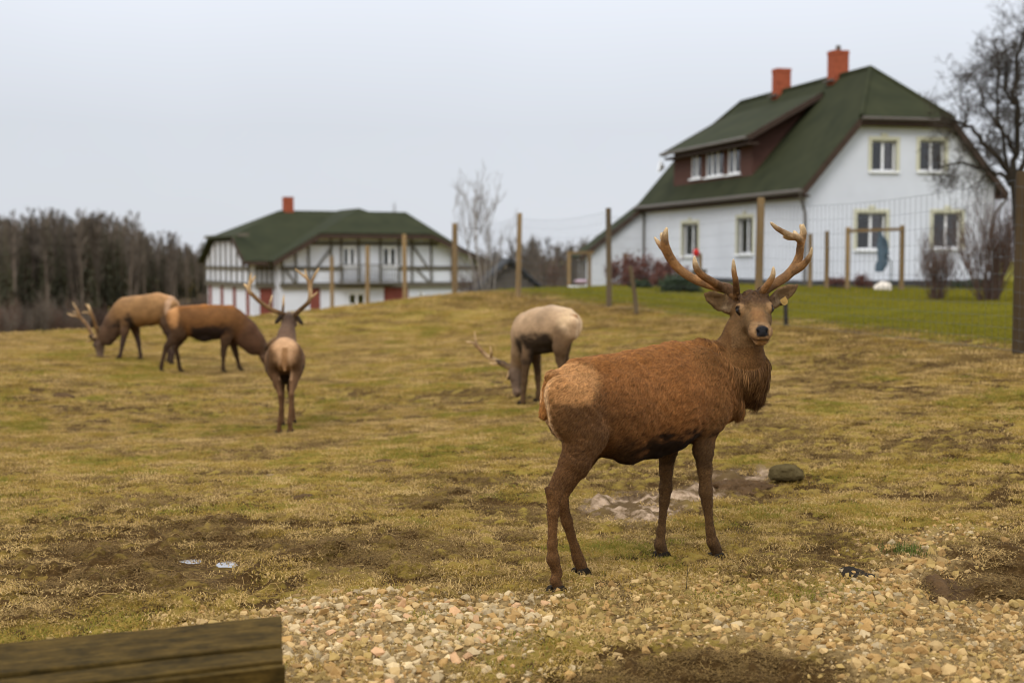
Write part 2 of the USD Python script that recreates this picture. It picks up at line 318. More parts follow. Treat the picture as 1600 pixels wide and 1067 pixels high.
M['ground'] = usdkit.material(stage, '/World/Looks/pasture_ground', {
    'g': ('geometry', {}), 'cv': ('attribute', {'attribute': 'cover'}), 'sc': ('separate_color', {}), 'lw': ('attribute', {'attribute': 'lawn'}),
    'n1': ('noise_texture', {'scale': 0.55, 'detail': 4.0, 'roughness': 0.55}), 'n2': ('noise_texture', {'scale': 4.5, 'detail': 6.0, 'roughness': 0.7}), 'n3': ('noise_texture', {'scale': 38.0, 'detail': 6.0, 'roughness': 0.75}),
    'green': ('rgb_ramp', {'ramp': [(0.3, (0.20, 0.125, 0.030)), (0.5, (0.21, 0.146, 0.026)), (0.7, (0.345, 0.220, 0.066))]}),
    'brown': ('rgb_ramp', {'ramp': [(0.3, (0.028, 0.014, 0.004)), (0.55, (0.066, 0.036, 0.011)), (0.75, (0.15, 0.088, 0.030))]}),
    'grv': ('rgb_ramp', {'ramp': [(0.3, (0.10, 0.062, 0.024)), (0.7, (0.30, 0.20, 0.082))]}),
    'snd': ('rgb_ramp', {'ramp': [(0.46, (0.10, 0.062, 0.028)), (0.60, (0.44, 0.31, 0.20))]}),
    'lwn': ('rgb_ramp', {'ramp': [(0.3, (0.12, 0.115, 0.010)), (0.7, (0.20, 0.165, 0.020))]}),
    's1': ('math', {'math_type': 'multiply_add', 'value2': 0.8, 'value3': -0.08}), 'bt': ('math', {'math_type': 'add'}), 'btr': ('map_range', {'from_min': 0.46, 'from_max': 0.66, 'clamp': True}),
    'gt': ('math', {'math_type': 'multiply_add', 'value2': 0.6}), 'gtr': ('map_range', {'from_min': 0.55, 'from_max': 0.9, 'clamp': True}),
    'm1': ('mix_color', {}), 'm2': ('mix_color', {}), 'm3': ('mix_color', {}), 'm4': ('mix_color', {}),
    'b': ('bump', {'strength': 0.7, 'distance': 0.02}), 'p': ('principled_bsdf', {'roughness': 0.95, 'specular_ior_level': 0.05})},
    [('g.position', 'n1.vector'), ('g.position', 'n2.vector'), ('g.position', 'n3.vector'), ('cv.color', 'sc.color'), ('n2.fac', 'green.fac'), ('n3.fac', 'brown.fac'), ('n3.fac', 'grv.fac'), ('n2.fac', 'snd.fac'), ('n2.fac', 'lwn.fac'),
     ('sc.r', 's1.value1'), ('s1.value', 'bt.value1'), ('n2.fac', 'bt.value2'), ('bt.value', 'btr.value'), ('n3.fac', 'gt.value1'), ('sc.g', 'gt.value3'), ('gt.value', 'gtr.value'),
     ('lw.fac', 'm1.fac'), ('green.color', 'm1.a'), ('lwn.color', 'm1.b'), ('btr.result', 'm2.fac'), ('m1.result', 'm2.a'), ('brown.color', 'm2.b'), ('gtr.result', 'm3.fac'), ('m2.result', 'm3.a'), ('grv.color', 'm3.b'),
     ('sc.b', 'm4.fac'), ('m3.result', 'm4.a'), ('snd.color', 'm4.b'), ('m4.result', 'p.base_color'), ('n3.fac', 'b.height'), ('b.normal', 'p.normal')], surface='p.BSDF')
gp = usdkit.mesh(stage, '/World/ground', (verts, faces), M['ground'], smooth=True)
UsdGeom.PrimvarsAPI(gp).CreatePrimvar('cover', T.Color3fArray, 'vertex').Set(Vt.Vec3fArray.FromNumpy(cover.astype(np.float32)))
UsdGeom.PrimvarsAPI(gp).CreatePrimvar('lawn', T.FloatArray, 'vertex').Set(Vt.FloatArray.FromNumpy(lawn(wx, wy).astype(np.float32)))
tag(gp.GetPrim(), 'rough grazed pasture rising to a garden lawn beyond the fence', 'ground', kind='structure')

M['water'] = usdkit.material(stage, '/World/Looks/puddle_water', {'p': ('principled_bsdf', {'base_color': (0.05, 0.04, 0.03), 'roughness': 0.04, 'specular_ior_level': 0.9, 'coat_weight': 1.0})}, surface='p.BSDF')
for n, (px, py, w, dd) in enumerate(pud):
    t = np.linspace(0, 2 * np.pi, 40, endpoint=False); rr = 1 + 1.1 * nz(np.cos(t) * 1.3, np.sin(t) * 1.3, 1.0, 40 + n, 3)
    zz = float(G0(np.array([px]), np.array([py]))[0])
    level = zz - 0.0325
    ring = np.stack([px + w * np.cos(t) * rr, py + 2.2 * dd * np.sin(t) * rr, np.full(40, level)], 1)
    v = np.vstack([ring, ring - [0, 0, 0.02]]); f = [[0, q, q + 1] for q in range(1, 39)] + [[40, 40 + q + 1, 40 + q] for q in range(1, 39)] + [[q, q + 40, (q + 1) % 40] for q in range(40)] + [[q + 40, (q + 1) % 40 + 40, (q + 1) % 40] for q in range(40)]
    tag(obj('puddle', (v, np.array(f)), M['water']), ['wider bright puddle in the muddy turf, the right one of two', 'thin sliver of puddle in the muddy turf, left of the wider one'][n], 'puddle', kind='structure')
# ------------------------------------------------------------------ deer
def surface_nets(F, org, h):
    S = F < 0; nx, ny, nz_ = F.shape
    c = [S[dx:nx - 1 + dx, dy:ny - 1 + dy, dz:nz_ - 1 + dz] for dx in (0, 1) for dy in (0, 1) for dz in (0, 1)]
    cnt = sum(x.astype(np.int8) for x in c); I = np.argwhere((cnt > 0) & (cnt < 8))
    idx = -np.ones((nx - 1, ny - 1, nz_ - 1), np.int64); idx[tuple(I.T)] = np.arange(len(I))
    corners = np.array([(dx, dy, dz) for dx in (0, 1) for dy in (0, 1) for dz in (0, 1)])
    val = np.stack([F[I[:, 0] + a, I[:, 1] + b, I[:, 2] + d] for a, b, d in corners], 1)
    acc, num = np.zeros((len(I), 3)), np.zeros(len(I))
    for a in range(8):
        for b in range(a + 1, 8):
            if np.abs(corners[a] - corners[b]).sum() == 1:
                va, vb = val[:, a], val[:, b]; m = (va < 0) != (vb < 0)
                t = va[m] / (va[m] - vb[m])
                acc[m] += corners[a] + t[:, None] * (corners[b] - corners[a]); num[m] += 1
    V = org + h * (I + acc / num[:, None])
    faces = []
    for ax in range(3):
        o1, o2 = [(1, 2), (2, 0), (0, 1)][ax]
        sl0 = [slice(None)] * 3; sl1 = [slice(None)] * 3; sl0[ax] = slice(0, -1); sl1[ax] = slice(1, None)
        s0, s1 = S[tuple(sl0)], S[tuple(sl1)]; E = np.argwhere(s0 != s1)
        E = E[(E[:, o1] > 0) & (E[:, o2] > 0) & (E[:, o1] < F.shape[o1] - 1) & (E[:, o2] < F.shape[o2] - 1)]
        q = []
        for d1, d2 in ((-1, -1), (0, -1), (0, 0), (-1, 0)):
            P = E.copy(); P[:, o1] += d1; P[:, o2] += d2; q.append(idx[tuple(P.T)])
        q = np.stack(q, 1); flip = ~s0[tuple(E.T)]
        q[flip] = q[flip][:, ::-1]; faces.append(q)
    Q = np.vstack(faces)
    return V, np.vstack([Q[:, [0, 1, 2]], Q[:, [0, 2, 3]]])

class Seg:
    """tapered segment with an elliptic section: w along the axis L, h across it"""
    def __init__(s, a, b, ra, rb, L=None, k=0.03, col=None, sub=False):
        s.a, s.b = np.asarray(a, float), np.asarray(b, float)
        s.ra, s.rb = (ra if np.ndim(ra) else (ra, ra)), (rb if np.ndim(rb) else (rb, rb))
        s.L = unit(L if L is not None else (0, 1, 0)); s.k, s.col, s.sub = k, col, sub
    def d(s, p):
        ab = s.b - s.a; t = np.clip(((p - s.a) @ ab) / max(ab @ ab, 1e-12), 0, 1)
        q = p - (s.a + t[..., None] * ab); lat = q @ s.L
        oth2 = np.maximum((q * q).sum(-1) - lat * lat, 0)
        w = s.ra[0] + t * (s.rb[0] - s.ra[0]); h = s.ra[1] + t * (s.rb[1] - s.ra[1])
        k0 = np.sqrt(lat * lat / w ** 2 + oth2 / h ** 2); k1 = np.sqrt(lat * lat / w ** 4 + oth2 / h ** 4)
        return np.where(k1 > 1e-9, k0 * (k0 - 1) / np.maximum(k1, 1e-9), -np.minimum(w, h))
    def box(s):
        r = max(*s.ra, *s.rb) + s.k * 1.5 + 0.03
        return np.minimum(s.a, s.b) - r, np.maximum(s.a, s.b) + r

def skin(segs, h, bumps=None):
    lo = np.min([s.box()[0] for s in segs if not s.sub], 0); hi = np.max([s.box()[1] for s in segs if not s.sub], 0)
    n = np.ceil((hi - lo) / h).astype(int) + 2
    F = np.full(n, 1.0, np.float64); ax = [lo[i] + h * np.arange(n[i]) for i in range(3)]
    for s in segs:
        a, b = s.box(); i0 = np.maximum(((a - lo) / h).astype(int), 0); i1 = np.minimum(((b - lo) / h).astype(int) + 2, n)
        if (i1 <= i0).any(): continue
        X = np.stack(np.meshgrid(*[ax[i][i0[i]:i1[i]] for i in range(3)], indexing='ij'), -1)
        d = s.d(X); B = tuple(slice(i0[i], i1[i]) for i in range(3)); f = F[B]
        if s.sub:
            d = -d; hh = np.clip(0.5 - 0.5 * (f - d) / s.k, 0, 1); F[B] = f * (1 - hh) + d * hh + s.k * hh * (1 - hh)
        else:
            hh = np.clip(0.5 + 0.5 * (f - d) / s.k, 0, 1); F[B] = f * (1 - hh) + d * hh - s.k * hh * (1 - hh)
    if bumps is not None:
        band = np.argwhere(np.abs(F) < 3 * h); F[tuple(band.T)] += bumps(lo + h * band)
    V, Fc = surface_nets(F, lo, h)
    # keep the largest piece, drop specks
    m = trimesh.Trimesh(V, Fc, process=False)
    lab = trimesh.graph.connected_component_labels(m.edges, node_count=len(V)); big = np.bincount(lab).argmax()
    if (lab != big).any():
        keep = np.flatnonzero(lab == big); re = -np.ones(len(V), int); re[keep] = np.arange(len(keep))
        Fc = Fc[(lab[Fc] == big).all(1)]; V, Fc = V[keep], re[Fc]
    m = trimesh.Trimesh(V.copy(), Fc, process=False); trimesh.smoothing.filter_taubin(m, 0.5, 0.52, 4)
    S_ = np.array(m.vertices); bad = np.linalg.norm(S_ - V, axis=1) > 1.2 * h; S_[bad] = V[bad]
    e_ = np.linalg.norm(S_[Fc] - S_[np.roll(Fc, 1, 1)], axis=2).max(1)
    return S_, np.array(Fc)[e_ < 4 * h]

def blend_cols(segs, P, sharp=0.022):
    W, C = np.zeros(len(P)), np.zeros((len(P), 3)); nzz = 0.022 * (meshkit.fbm(P * 16, 3, 61) - 0.5) * 2
    for s in segs:
        if s.col is None or s.sub: continue
        w = np.exp(-np.clip(s.d(P) + nzz, -0.03, 2) / sharp); nzz = np.roll(nzz, 0) * -1; W += w; C += w[:, None] * np.asarray(s.col)
    return C / np.maximum(W, 1e-30)[:, None]
def sstep(x, a, b):
    t = np.clip((x - a) / (b - a), 0, 1); return t * t * (3 - 2 * t)
def mixc(C, col, w):
    return C * (1 - w[:, None]) + np.asarray(col) * w[:, None]
def catmull(pts, n=6):
    pts = np.asarray(pts, float); P = np.vstack([2 * pts[0] - pts[1], pts, 2 * pts[-1] - pts[-2]]); out = []
    for i in range(1, len(P) - 2):
        for t in np.linspace(0, 1, n, endpoint=False):
            a, b, c, d = P[i - 1], P[i], P[i + 1], P[i + 2]
            out.append(0.5 * (2 * b + (c - a) * t + (2 * a - 5 * b + 4 * c - d) * t * t + (3 * b - a - 3 * c + d) * t ** 3))
    return np.array(out + [P[-2]])

class Frame:
    def __init__(s, x, y, theta):
        s.o = np.array([x, y, float(G0(np.array([x]), np.array([y]))[0])]); s.th = theta
        s.f, s.l = np.array([math.cos(theta), math.sin(theta), 0]), np.array([-math.sin(theta), math.cos(theta), 0])
        s.R = np.stack([s.f, s.l, [0, 0, 1]])
    def loc(s, w): return s.R @ (np.asarray(w) - s.o)
    def wor(s, p): return s.o + s.R.T @ np.asarray(p)
    def P(s, px, py, v=None, f=None, Y=None):
        if Y is not None: return s.loc(at(px, py, Y))
        n, k = (s.l, v) if v is not None else (s.f, f)
        return s.loc(on_plane(px, py, s.o + n * k, n))
    def ground(s, p):
        w = s.wor(p); return float(Gd(np.array([w[0]]), np.array([w[1]]))[0]) - s.o[2]
    def px2m(s, p): return s.wor(p)[1] / FPX

def hoof_mesh(c, yaw, z0, size=1.0):
    """two pointed toes, c = ground point under the pastern, toe towards yaw"""
    mb = MB()
    for sd in (-1, 1):
        L, W, H = 0.095 * size, 0.034 * size, 0.055 * size
        prof = [(-0.5, 0.0), (0.5, 0.0), (0.56, 0.12), (0.1, 0.95), (-0.38, 0.85), (-0.55, 0.3)]
        half = [1.0, 0.35, 0.3, 0.62, 0.8, 1.0]
        v = []
        for s2 in (-1, 1):
            for (u, z), hw in zip(prof, half):
                v.append((u * L, sd * W * 0.62 + s2 * hw * W * 0.5 + sd * 0.004, z * H))
        k = 6; f = [[0, i + 1, i] for i in range(1, 5)] + [[k, k + i, k + i + 1] for i in range(1, 5)]
        for i in range(k): j = (i + 1) % k; f += [[i, j, k + j], [i, k + j, k + i]]
        m = trimesh.Trimesh(v, f); m.fix_normals(); m = m.subdivide()
        m.apply_transform(trimesh.transformations.rotation_matrix(yaw, (0, 0, 1))); m.apply_translation((c[0], c[1], z0 - 0.006)); mb.tm(m)
    return mb.mesh()

def head_segs(poll, nose, left_hint, col, S=1.0, k=0.02):
    """the head in its own frame: x from poll to nose, y left, z up"""
    poll, nose = np.asarray(poll), np.asarray(nose)
    x = unit(nose - poll); y = unit(np.asarray(left_hint) - x * (x @ np.asarray(left_hint))); z = np.cross(x, y)
    ln = np.linalg.norm(nose - poll) / 0.43
    # the nose lies 5 cm under the axis
    t = math.atan2(0.05, 0.43); x, z = x * math.cos(t) + z * math.sin(t), z * math.cos(t) - x * math.sin(t)
    def q(a, b, c): return poll + S * (ln * a * x + b * y + c * z)
    def r(*v): return tuple(S * e for e in v)
    face, dark, pale, nosec = col['face'], col['forehead'], col['muzzle'], col['nose']
    g = [Seg(q(0.02, 0, -0.01), q(0.11, 0, -0.005), r(0.088, 0.082), r(0.088, 0.074), y, k, dark),
         Seg(q(0.10, 0, -0.015), q(0.22, 0, -0.035), r(0.083, 0.068), r(0.066, 0.060), y, k, face),
         Seg(q(0.22, 0, -0.035), q(0.355, 0, -0.055), r(0.066, 0.058), r(0.055, 0.046), y, k, face),
         Seg(q(0.36, 0, -0.062), q(0.395, 0, -0.062), r(0.060, 0.044), r(0.052, 0.038), y, k, pale),
         Seg(q(0.413, 0, -0.044), q(0.422, 0, -0.05), r(0.033, 0.022), r(0.030, 0.022), y, 0.014, nosec),
         Seg(q(0.06, 0, -0.085), q(0.25, 0, -0.10), r(0.060, 0.055), r(0.044, 0.036), y, k, face),
         Seg(q(0.25, 0, -0.10), q(0.375, 0, -0.108), r(0.042, 0.034), r(0.034, 0.022), y, k, pale)]
    for s in (-1, 1):
        g += [Seg(q(0.125, s * 0.076, 0.022), q(0.16, s * 0.074, 0.014), r(0.027, 0.026), r(0.022, 0.022), y, 0.02, face),
              Seg(q(0.10, s * 0.055, -0.06), q(0.17, s * 0.045, -0.07), r(0.045, 0.052), r(0.036, 0.042), y, k, face),
              Seg(q(0.425, s * 0.023, -0.047), q(0.45, s * 0.030, -0.05), 0.009 * S, 0.009 * S, y, 0.006, nosec, sub=True),
              Seg(q(0.143, s * 0.103, 0.012), q(0.15, s * 0.103, 0.008), 0.013 * S, 0.013 * S, y, 0.008, sub=True)]
    g.append(Seg(q(0.437, -0.022, -0.089), q(0.437, 0.022, -0.089), 0.004 * S, 0.004 * S, y, 0.006, sub=True))
    eyes = [(q(0.150, s * 0.0865, 0.010), 0.0170 * S) for s in (-1, 1)]
    return g, eyes, (x, y, z, q, poll, S, ln)

def ear_segs(base, tip, face_dir, width, col_out, col_in, thick=0.012):
    base, tip = np.asarray(base), np.asarray(tip); ax = tip - base; n = unit(np.asarray(face_dir) - unit(ax) * (unit(ax) @ np.asarray(face_dir)))
    m1, m2 = base + 0.42 * ax, base + 0.72 * ax
    g = [Seg(base, m1, (0.026, width * 0.42), (thick, width * 0.52), n, 0.015, col_out), Seg(m1, m2, (thick, width * 0.52), (thick, width * 0.40), n, 0.012, col_out),
         Seg(m2, tip, (thick, width * 0.40), (0.008, width * 0.06 + 0.004), n, 0.012, col_out)]
    o = n * thick * 1.15
    g += [Seg(base + 0.22 * ax + o, m1 + o, (thick * 0.9, width * 0.18), (thick, width * 0.36), n, 0.008, sub=True), Seg(m1 + o, base + 0.82 * ax + o, (thick, width * 0.36), (thick * 0.7, width * 0.12), n, 0.008, sub=True)]
    return g

def antler_part(root, chains, h=0.006, tip_dark=False):
    """chains: lists of (point, radius)"""
    segs = []
    for ch in chains:
        p = catmull([c[0] for c in ch], 5); r = np.interp(np.linspace(0, 1, len(p)), np.linspace(0, 1, len(ch)), [c[1] for c in ch])
        for i in range(len(p) - 1):
            segs.append(Seg(p[i], p[i + 1], max(r[i], h * 0.62), max(r[i + 1], h * 0.62), None, 0.008))
    V, F = skin(segs, h, lambda p: 0.0028 * (meshkit.fbm(p * [120, 120, 40], 3, 5) - 0.5) * 2)
    root_p = np.asarray(chains[0][0][0]); dist = np.linalg.norm(V - root_p, axis=1)
    n = meshkit.fbm(V * 14, 4, 8); base, mid, tip = (np.array((0.06, 0.030, 0.012)), np.array((0.185, 0.092, 0.034)), np.array((0.50, 0.36, 0.20))) if h < 0.008 else (np.array((0.05, 0.028, 0.013)), np.array((0.13, 0.070, 0.028)), np.array((0.50, 0.33, 0.16)))
    C = base + (mid - base) * sstep(dist, 0.06, 0.30)[:, None]
    C = mixc(C, mid * 1.9, sstep(n, 0.45, 0.70) * 0.6); C = mixc(C, (0.085, 0.046, 0.022), sstep(meshkit.fbm(V * 34, 4, 18), 0.52, 0.72) * 0.65)
    tips = np.min([np.linalg.norm(V - np.asarray(ch[-1][0]), axis=1) for ch in chains], 0)
    C = mixc(C, tip, 1 - sstep(tips, 0.0, 0.09 if h < 0.008 else 0.22))
    C *= (0.75 + 0.5 * meshkit.fbm(V * [80, 80, 20], 3, 2))[:, None]
    return obj('antler', (V, F), M['antler'], root, True, C)

COATS = {
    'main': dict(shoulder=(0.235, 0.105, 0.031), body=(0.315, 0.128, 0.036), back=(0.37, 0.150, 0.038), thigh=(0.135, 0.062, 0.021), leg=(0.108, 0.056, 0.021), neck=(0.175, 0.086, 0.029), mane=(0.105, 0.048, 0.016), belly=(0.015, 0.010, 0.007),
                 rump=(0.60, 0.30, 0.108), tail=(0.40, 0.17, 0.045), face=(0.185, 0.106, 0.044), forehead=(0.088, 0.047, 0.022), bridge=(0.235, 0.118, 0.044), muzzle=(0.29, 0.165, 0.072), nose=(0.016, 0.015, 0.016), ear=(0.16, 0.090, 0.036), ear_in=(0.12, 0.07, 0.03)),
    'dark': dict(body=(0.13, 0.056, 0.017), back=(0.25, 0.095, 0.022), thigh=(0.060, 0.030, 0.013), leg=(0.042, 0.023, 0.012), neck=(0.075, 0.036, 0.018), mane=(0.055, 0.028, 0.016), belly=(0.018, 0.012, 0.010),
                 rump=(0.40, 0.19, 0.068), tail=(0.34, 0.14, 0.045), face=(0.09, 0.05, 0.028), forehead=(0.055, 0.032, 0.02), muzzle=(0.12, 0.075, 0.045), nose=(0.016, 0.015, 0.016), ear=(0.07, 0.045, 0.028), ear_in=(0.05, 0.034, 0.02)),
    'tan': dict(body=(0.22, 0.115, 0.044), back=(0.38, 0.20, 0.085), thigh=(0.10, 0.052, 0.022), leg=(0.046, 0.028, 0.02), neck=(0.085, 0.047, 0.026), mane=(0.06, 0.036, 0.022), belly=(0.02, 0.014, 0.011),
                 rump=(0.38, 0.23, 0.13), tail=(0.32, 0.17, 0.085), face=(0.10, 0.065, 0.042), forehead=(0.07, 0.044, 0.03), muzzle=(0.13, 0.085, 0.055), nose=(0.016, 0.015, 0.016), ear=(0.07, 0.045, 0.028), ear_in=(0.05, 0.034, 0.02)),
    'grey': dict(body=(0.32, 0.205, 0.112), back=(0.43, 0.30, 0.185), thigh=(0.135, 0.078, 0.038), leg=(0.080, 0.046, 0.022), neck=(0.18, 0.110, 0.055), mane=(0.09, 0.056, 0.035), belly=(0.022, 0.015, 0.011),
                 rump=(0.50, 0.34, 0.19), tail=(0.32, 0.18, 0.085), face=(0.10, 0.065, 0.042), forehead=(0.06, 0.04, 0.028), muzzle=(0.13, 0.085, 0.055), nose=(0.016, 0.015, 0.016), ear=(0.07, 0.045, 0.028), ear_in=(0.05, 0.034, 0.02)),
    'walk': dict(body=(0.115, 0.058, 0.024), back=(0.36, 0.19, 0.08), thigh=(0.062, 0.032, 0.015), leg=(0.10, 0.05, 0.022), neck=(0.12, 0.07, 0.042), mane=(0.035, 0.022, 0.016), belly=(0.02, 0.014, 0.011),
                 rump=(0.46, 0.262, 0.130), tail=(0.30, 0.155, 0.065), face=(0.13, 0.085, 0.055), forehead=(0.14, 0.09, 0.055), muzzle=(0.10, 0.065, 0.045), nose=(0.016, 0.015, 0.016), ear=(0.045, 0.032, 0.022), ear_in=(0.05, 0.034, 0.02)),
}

def finish_stag(fr, name, label, segs, coat, eyes, hooves, antlers, h, rump_c, tail_p, belly_range, rump_r=(0.17, 0.17, 0.24), ears=(), body_bump=0.004, hf=None):
    root = thing(name, label, 'deer', fr.o, fr.th, 'red deer stags on the pasture')
    C = COATS[coat]
    def bumps(p): return -body_bump * (0.2 + 0.8 * sstep(p[:, 2], 0.42, 0.62)) * (meshkit.fbm(p * 22, 3, 4) - 0.5) * 2
    V, F = skin(segs, h, bumps)
    m = trimesh.Trimesh(V, F, process=False); N = np.array(m.vertex_normals)
    col = blend_cols(segs, V)
    rag = (meshkit.fbm(V * 11, 3, 9) - 0.5)
    # dark belly: hair underneath the trunk, plus shading painted up the far stags' flanks
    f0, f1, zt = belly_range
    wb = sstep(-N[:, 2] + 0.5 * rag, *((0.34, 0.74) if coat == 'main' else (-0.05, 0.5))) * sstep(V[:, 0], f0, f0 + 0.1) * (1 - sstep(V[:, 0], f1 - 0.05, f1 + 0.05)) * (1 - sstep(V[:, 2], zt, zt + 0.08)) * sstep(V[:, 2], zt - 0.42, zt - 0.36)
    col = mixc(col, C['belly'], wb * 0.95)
    if coat == 'main':    # the hind flank is darker than the shoulder
        col = mixc(col, C['thigh'], (1 - sstep(V[:, 0] + 0.12 * rag, f0 - 0.02, f0 + 0.42)) * (1 - sstep(V[:, 2], 0.82, 1.08)) * 0.7)
    # pale rump patch round the tail
    q = np.linalg.norm((V - rump_c) / np.asarray(rump_r), axis=1) + 0.5 * rag
    w = 1 - (sstep(q, 0.78, 1.14) if coat == 'main' else sstep(q, 0.55, 1.2))
    col = mixc(col, C['rump'], w)
    paler = np.minimum(0.8, np.asarray(C['rump']) * ([1.25, 1.55, 2.1] if coat == 'main' else [1.05, 1.10, 1.2]))
    t0, t1 = np.asarray(tail_p[0]), np.asarray(tail_p[1]); ab = t1 - t0; tt = np.clip((V - t0) @ ab / (ab @ ab), 0, 1)
    dl = np.abs(V[:, 1] - (t0 + tt[:, None] * ab)[:, 1]); inz = (V[:, 2] > min(t0[2], t1[2]) - 0.12) & (V[:, 2] < max(t0[2], t1[2]) + 0.02) & (V[:, 0] < t0[0] + 0.12)
    low = sstep(max(t0[2], t1[2]) + 0.03 - V[:, 2], 0, 0.12)
    col = mixc(col, paler, inz * low * (1 - sstep(np.abs(dl - 0.062), 0.008, 0.028)) * (1.0 if coat == 'main' else 0.5))
    col = mixc(col, C['tail'], inz * (1 - sstep(dl, 0.022, 0.045)) * (V[:, 2] > t1[2] - 0.02))
    # inner sides of the ears
    for b, t, n in ears:
        b, t = np.asarray(b), np.asarray(t); ax = t - b; u = np.clip((V - b) @ ax / (ax @ ax), 0, 1); e = np.linalg.norm(V - (b + u[:, None] * ax), axis=1)
        col = mixc(col, C['ear_in'], (e < 0.075) * (u > 0.2) * (u < 0.97) * sstep(N @ unit(n), 0.2, 0.6))
        col = mixc(col, (0.24, 0.17, 0.10), (e < 0.035) * sstep(N @ unit(n), 0.2, 0.6) * (1 - sstep(u, 0.15, 0.42)) * (u > 0.02) * 0.7)
    if hf is not None:
        hx, hy, hz, _, poll, S, ln = hf; D = (V - poll) / S; a, b, e = D @ hx / ln, D @ hy, D @ hz
        inh = (a > -0.05) & (a < 0.5) & (np.abs(b) < 0.13) & (e > -0.18) & (e < 0.12)
        col = mixc(col, C['face'], inh * sstep(a, 0.10, 0.18) * (1 - sstep(a, 0.30, 0.36)) * 0.6)
        col = mixc(col, C['forehead'], inh * (1 - sstep(a + 0.05 * rag, 0.13, 0.20)) * sstep(e, 0.0, 0.04))
        col = mixc(col, C['bridge'] if 'bridge' in C else C['face'], inh * sstep(a, 0.17, 0.24) * (1 - sstep(a, 0.36, 0.39)) * (1 - sstep(np.abs(b), 0.02, 0.05)) * sstep(e, -0.06, -0.02))
        col = mixc(col, C['muzzle'], inh * sstep(a, 0.325, 0.37))
        col = mixc(col, (0.045, 0.028, 0.018), inh * sstep(a, 0.34, 0.36) * (1 - sstep(np.abs(e + 0.088 + 0.010 * (b / 0.04) ** 2), 0.003, 0.008)) * 0.7)
        col = mixc(col, np.asarray(C['muzzle']) * 1.25, inh * sstep(a, 0.32, 0.35) * (1 - sstep(e, -0.106, -0.096)))
        nose_w = inh * sstep(a, 0.398, 0.412) * (1 - sstep(np.abs(b), 0.028, 0.037)) * sstep(e, -0.074, -0.064)
        nose_w = np.maximum(nose_w, 0.8 * inh * sstep(a, 0.375, 0.40) * (1 - sstep(np.abs(b), 0.014, 0.026)) * sstep(e, -0.045, -0.02))
        col = mixc(col, C['nose'], nose_w)
        for ec, er in eyes:
            de = np.linalg.norm(V - np.asarray(ec), axis=1); col = mixc(col, np.asarray(C['muzzle']) * 1.1, (1 - sstep(de, 0.036, 0.052)) * 0.75); col = mixc(col, (0.02, 0.013, 0.009), 1 - sstep(de, 0.026, 0.033))
    col = col * (0.78 + 0.44 * meshkit.fbm(V * 6.5, 4, 3))[:, None]
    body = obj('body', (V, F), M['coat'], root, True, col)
    for c, r in eyes:
        e = trimesh.creation.icosphere(2, r); e.apply_translation(c); obj('eye', e, M['eye'], root, True)
    for c, yaw in hooves:
        obj('hoof', hoof_mesh(c, yaw, fr.ground(c)), M['hoof'], root, 40)
    for ch in antlers:
        antler_part(root, ch, h=0.006 if h < 0.01 else 0.01)
    return root, V, F, N, col

def leg(fr, pts, rads, col, dark=None, k=0.03, foot_yaw=0.0):
    """pts: local points hip..fetlock..ground ; rads: (w, h) each"""
    g = []
    for i in range(len(pts) - 1):
        g.append(Seg(pts[i], pts[i + 1], rads[i], rads[i + 1], (0, 1, 0), k if i < 2 else 0.018, col[min(i, len(col) - 1)]))
    return g

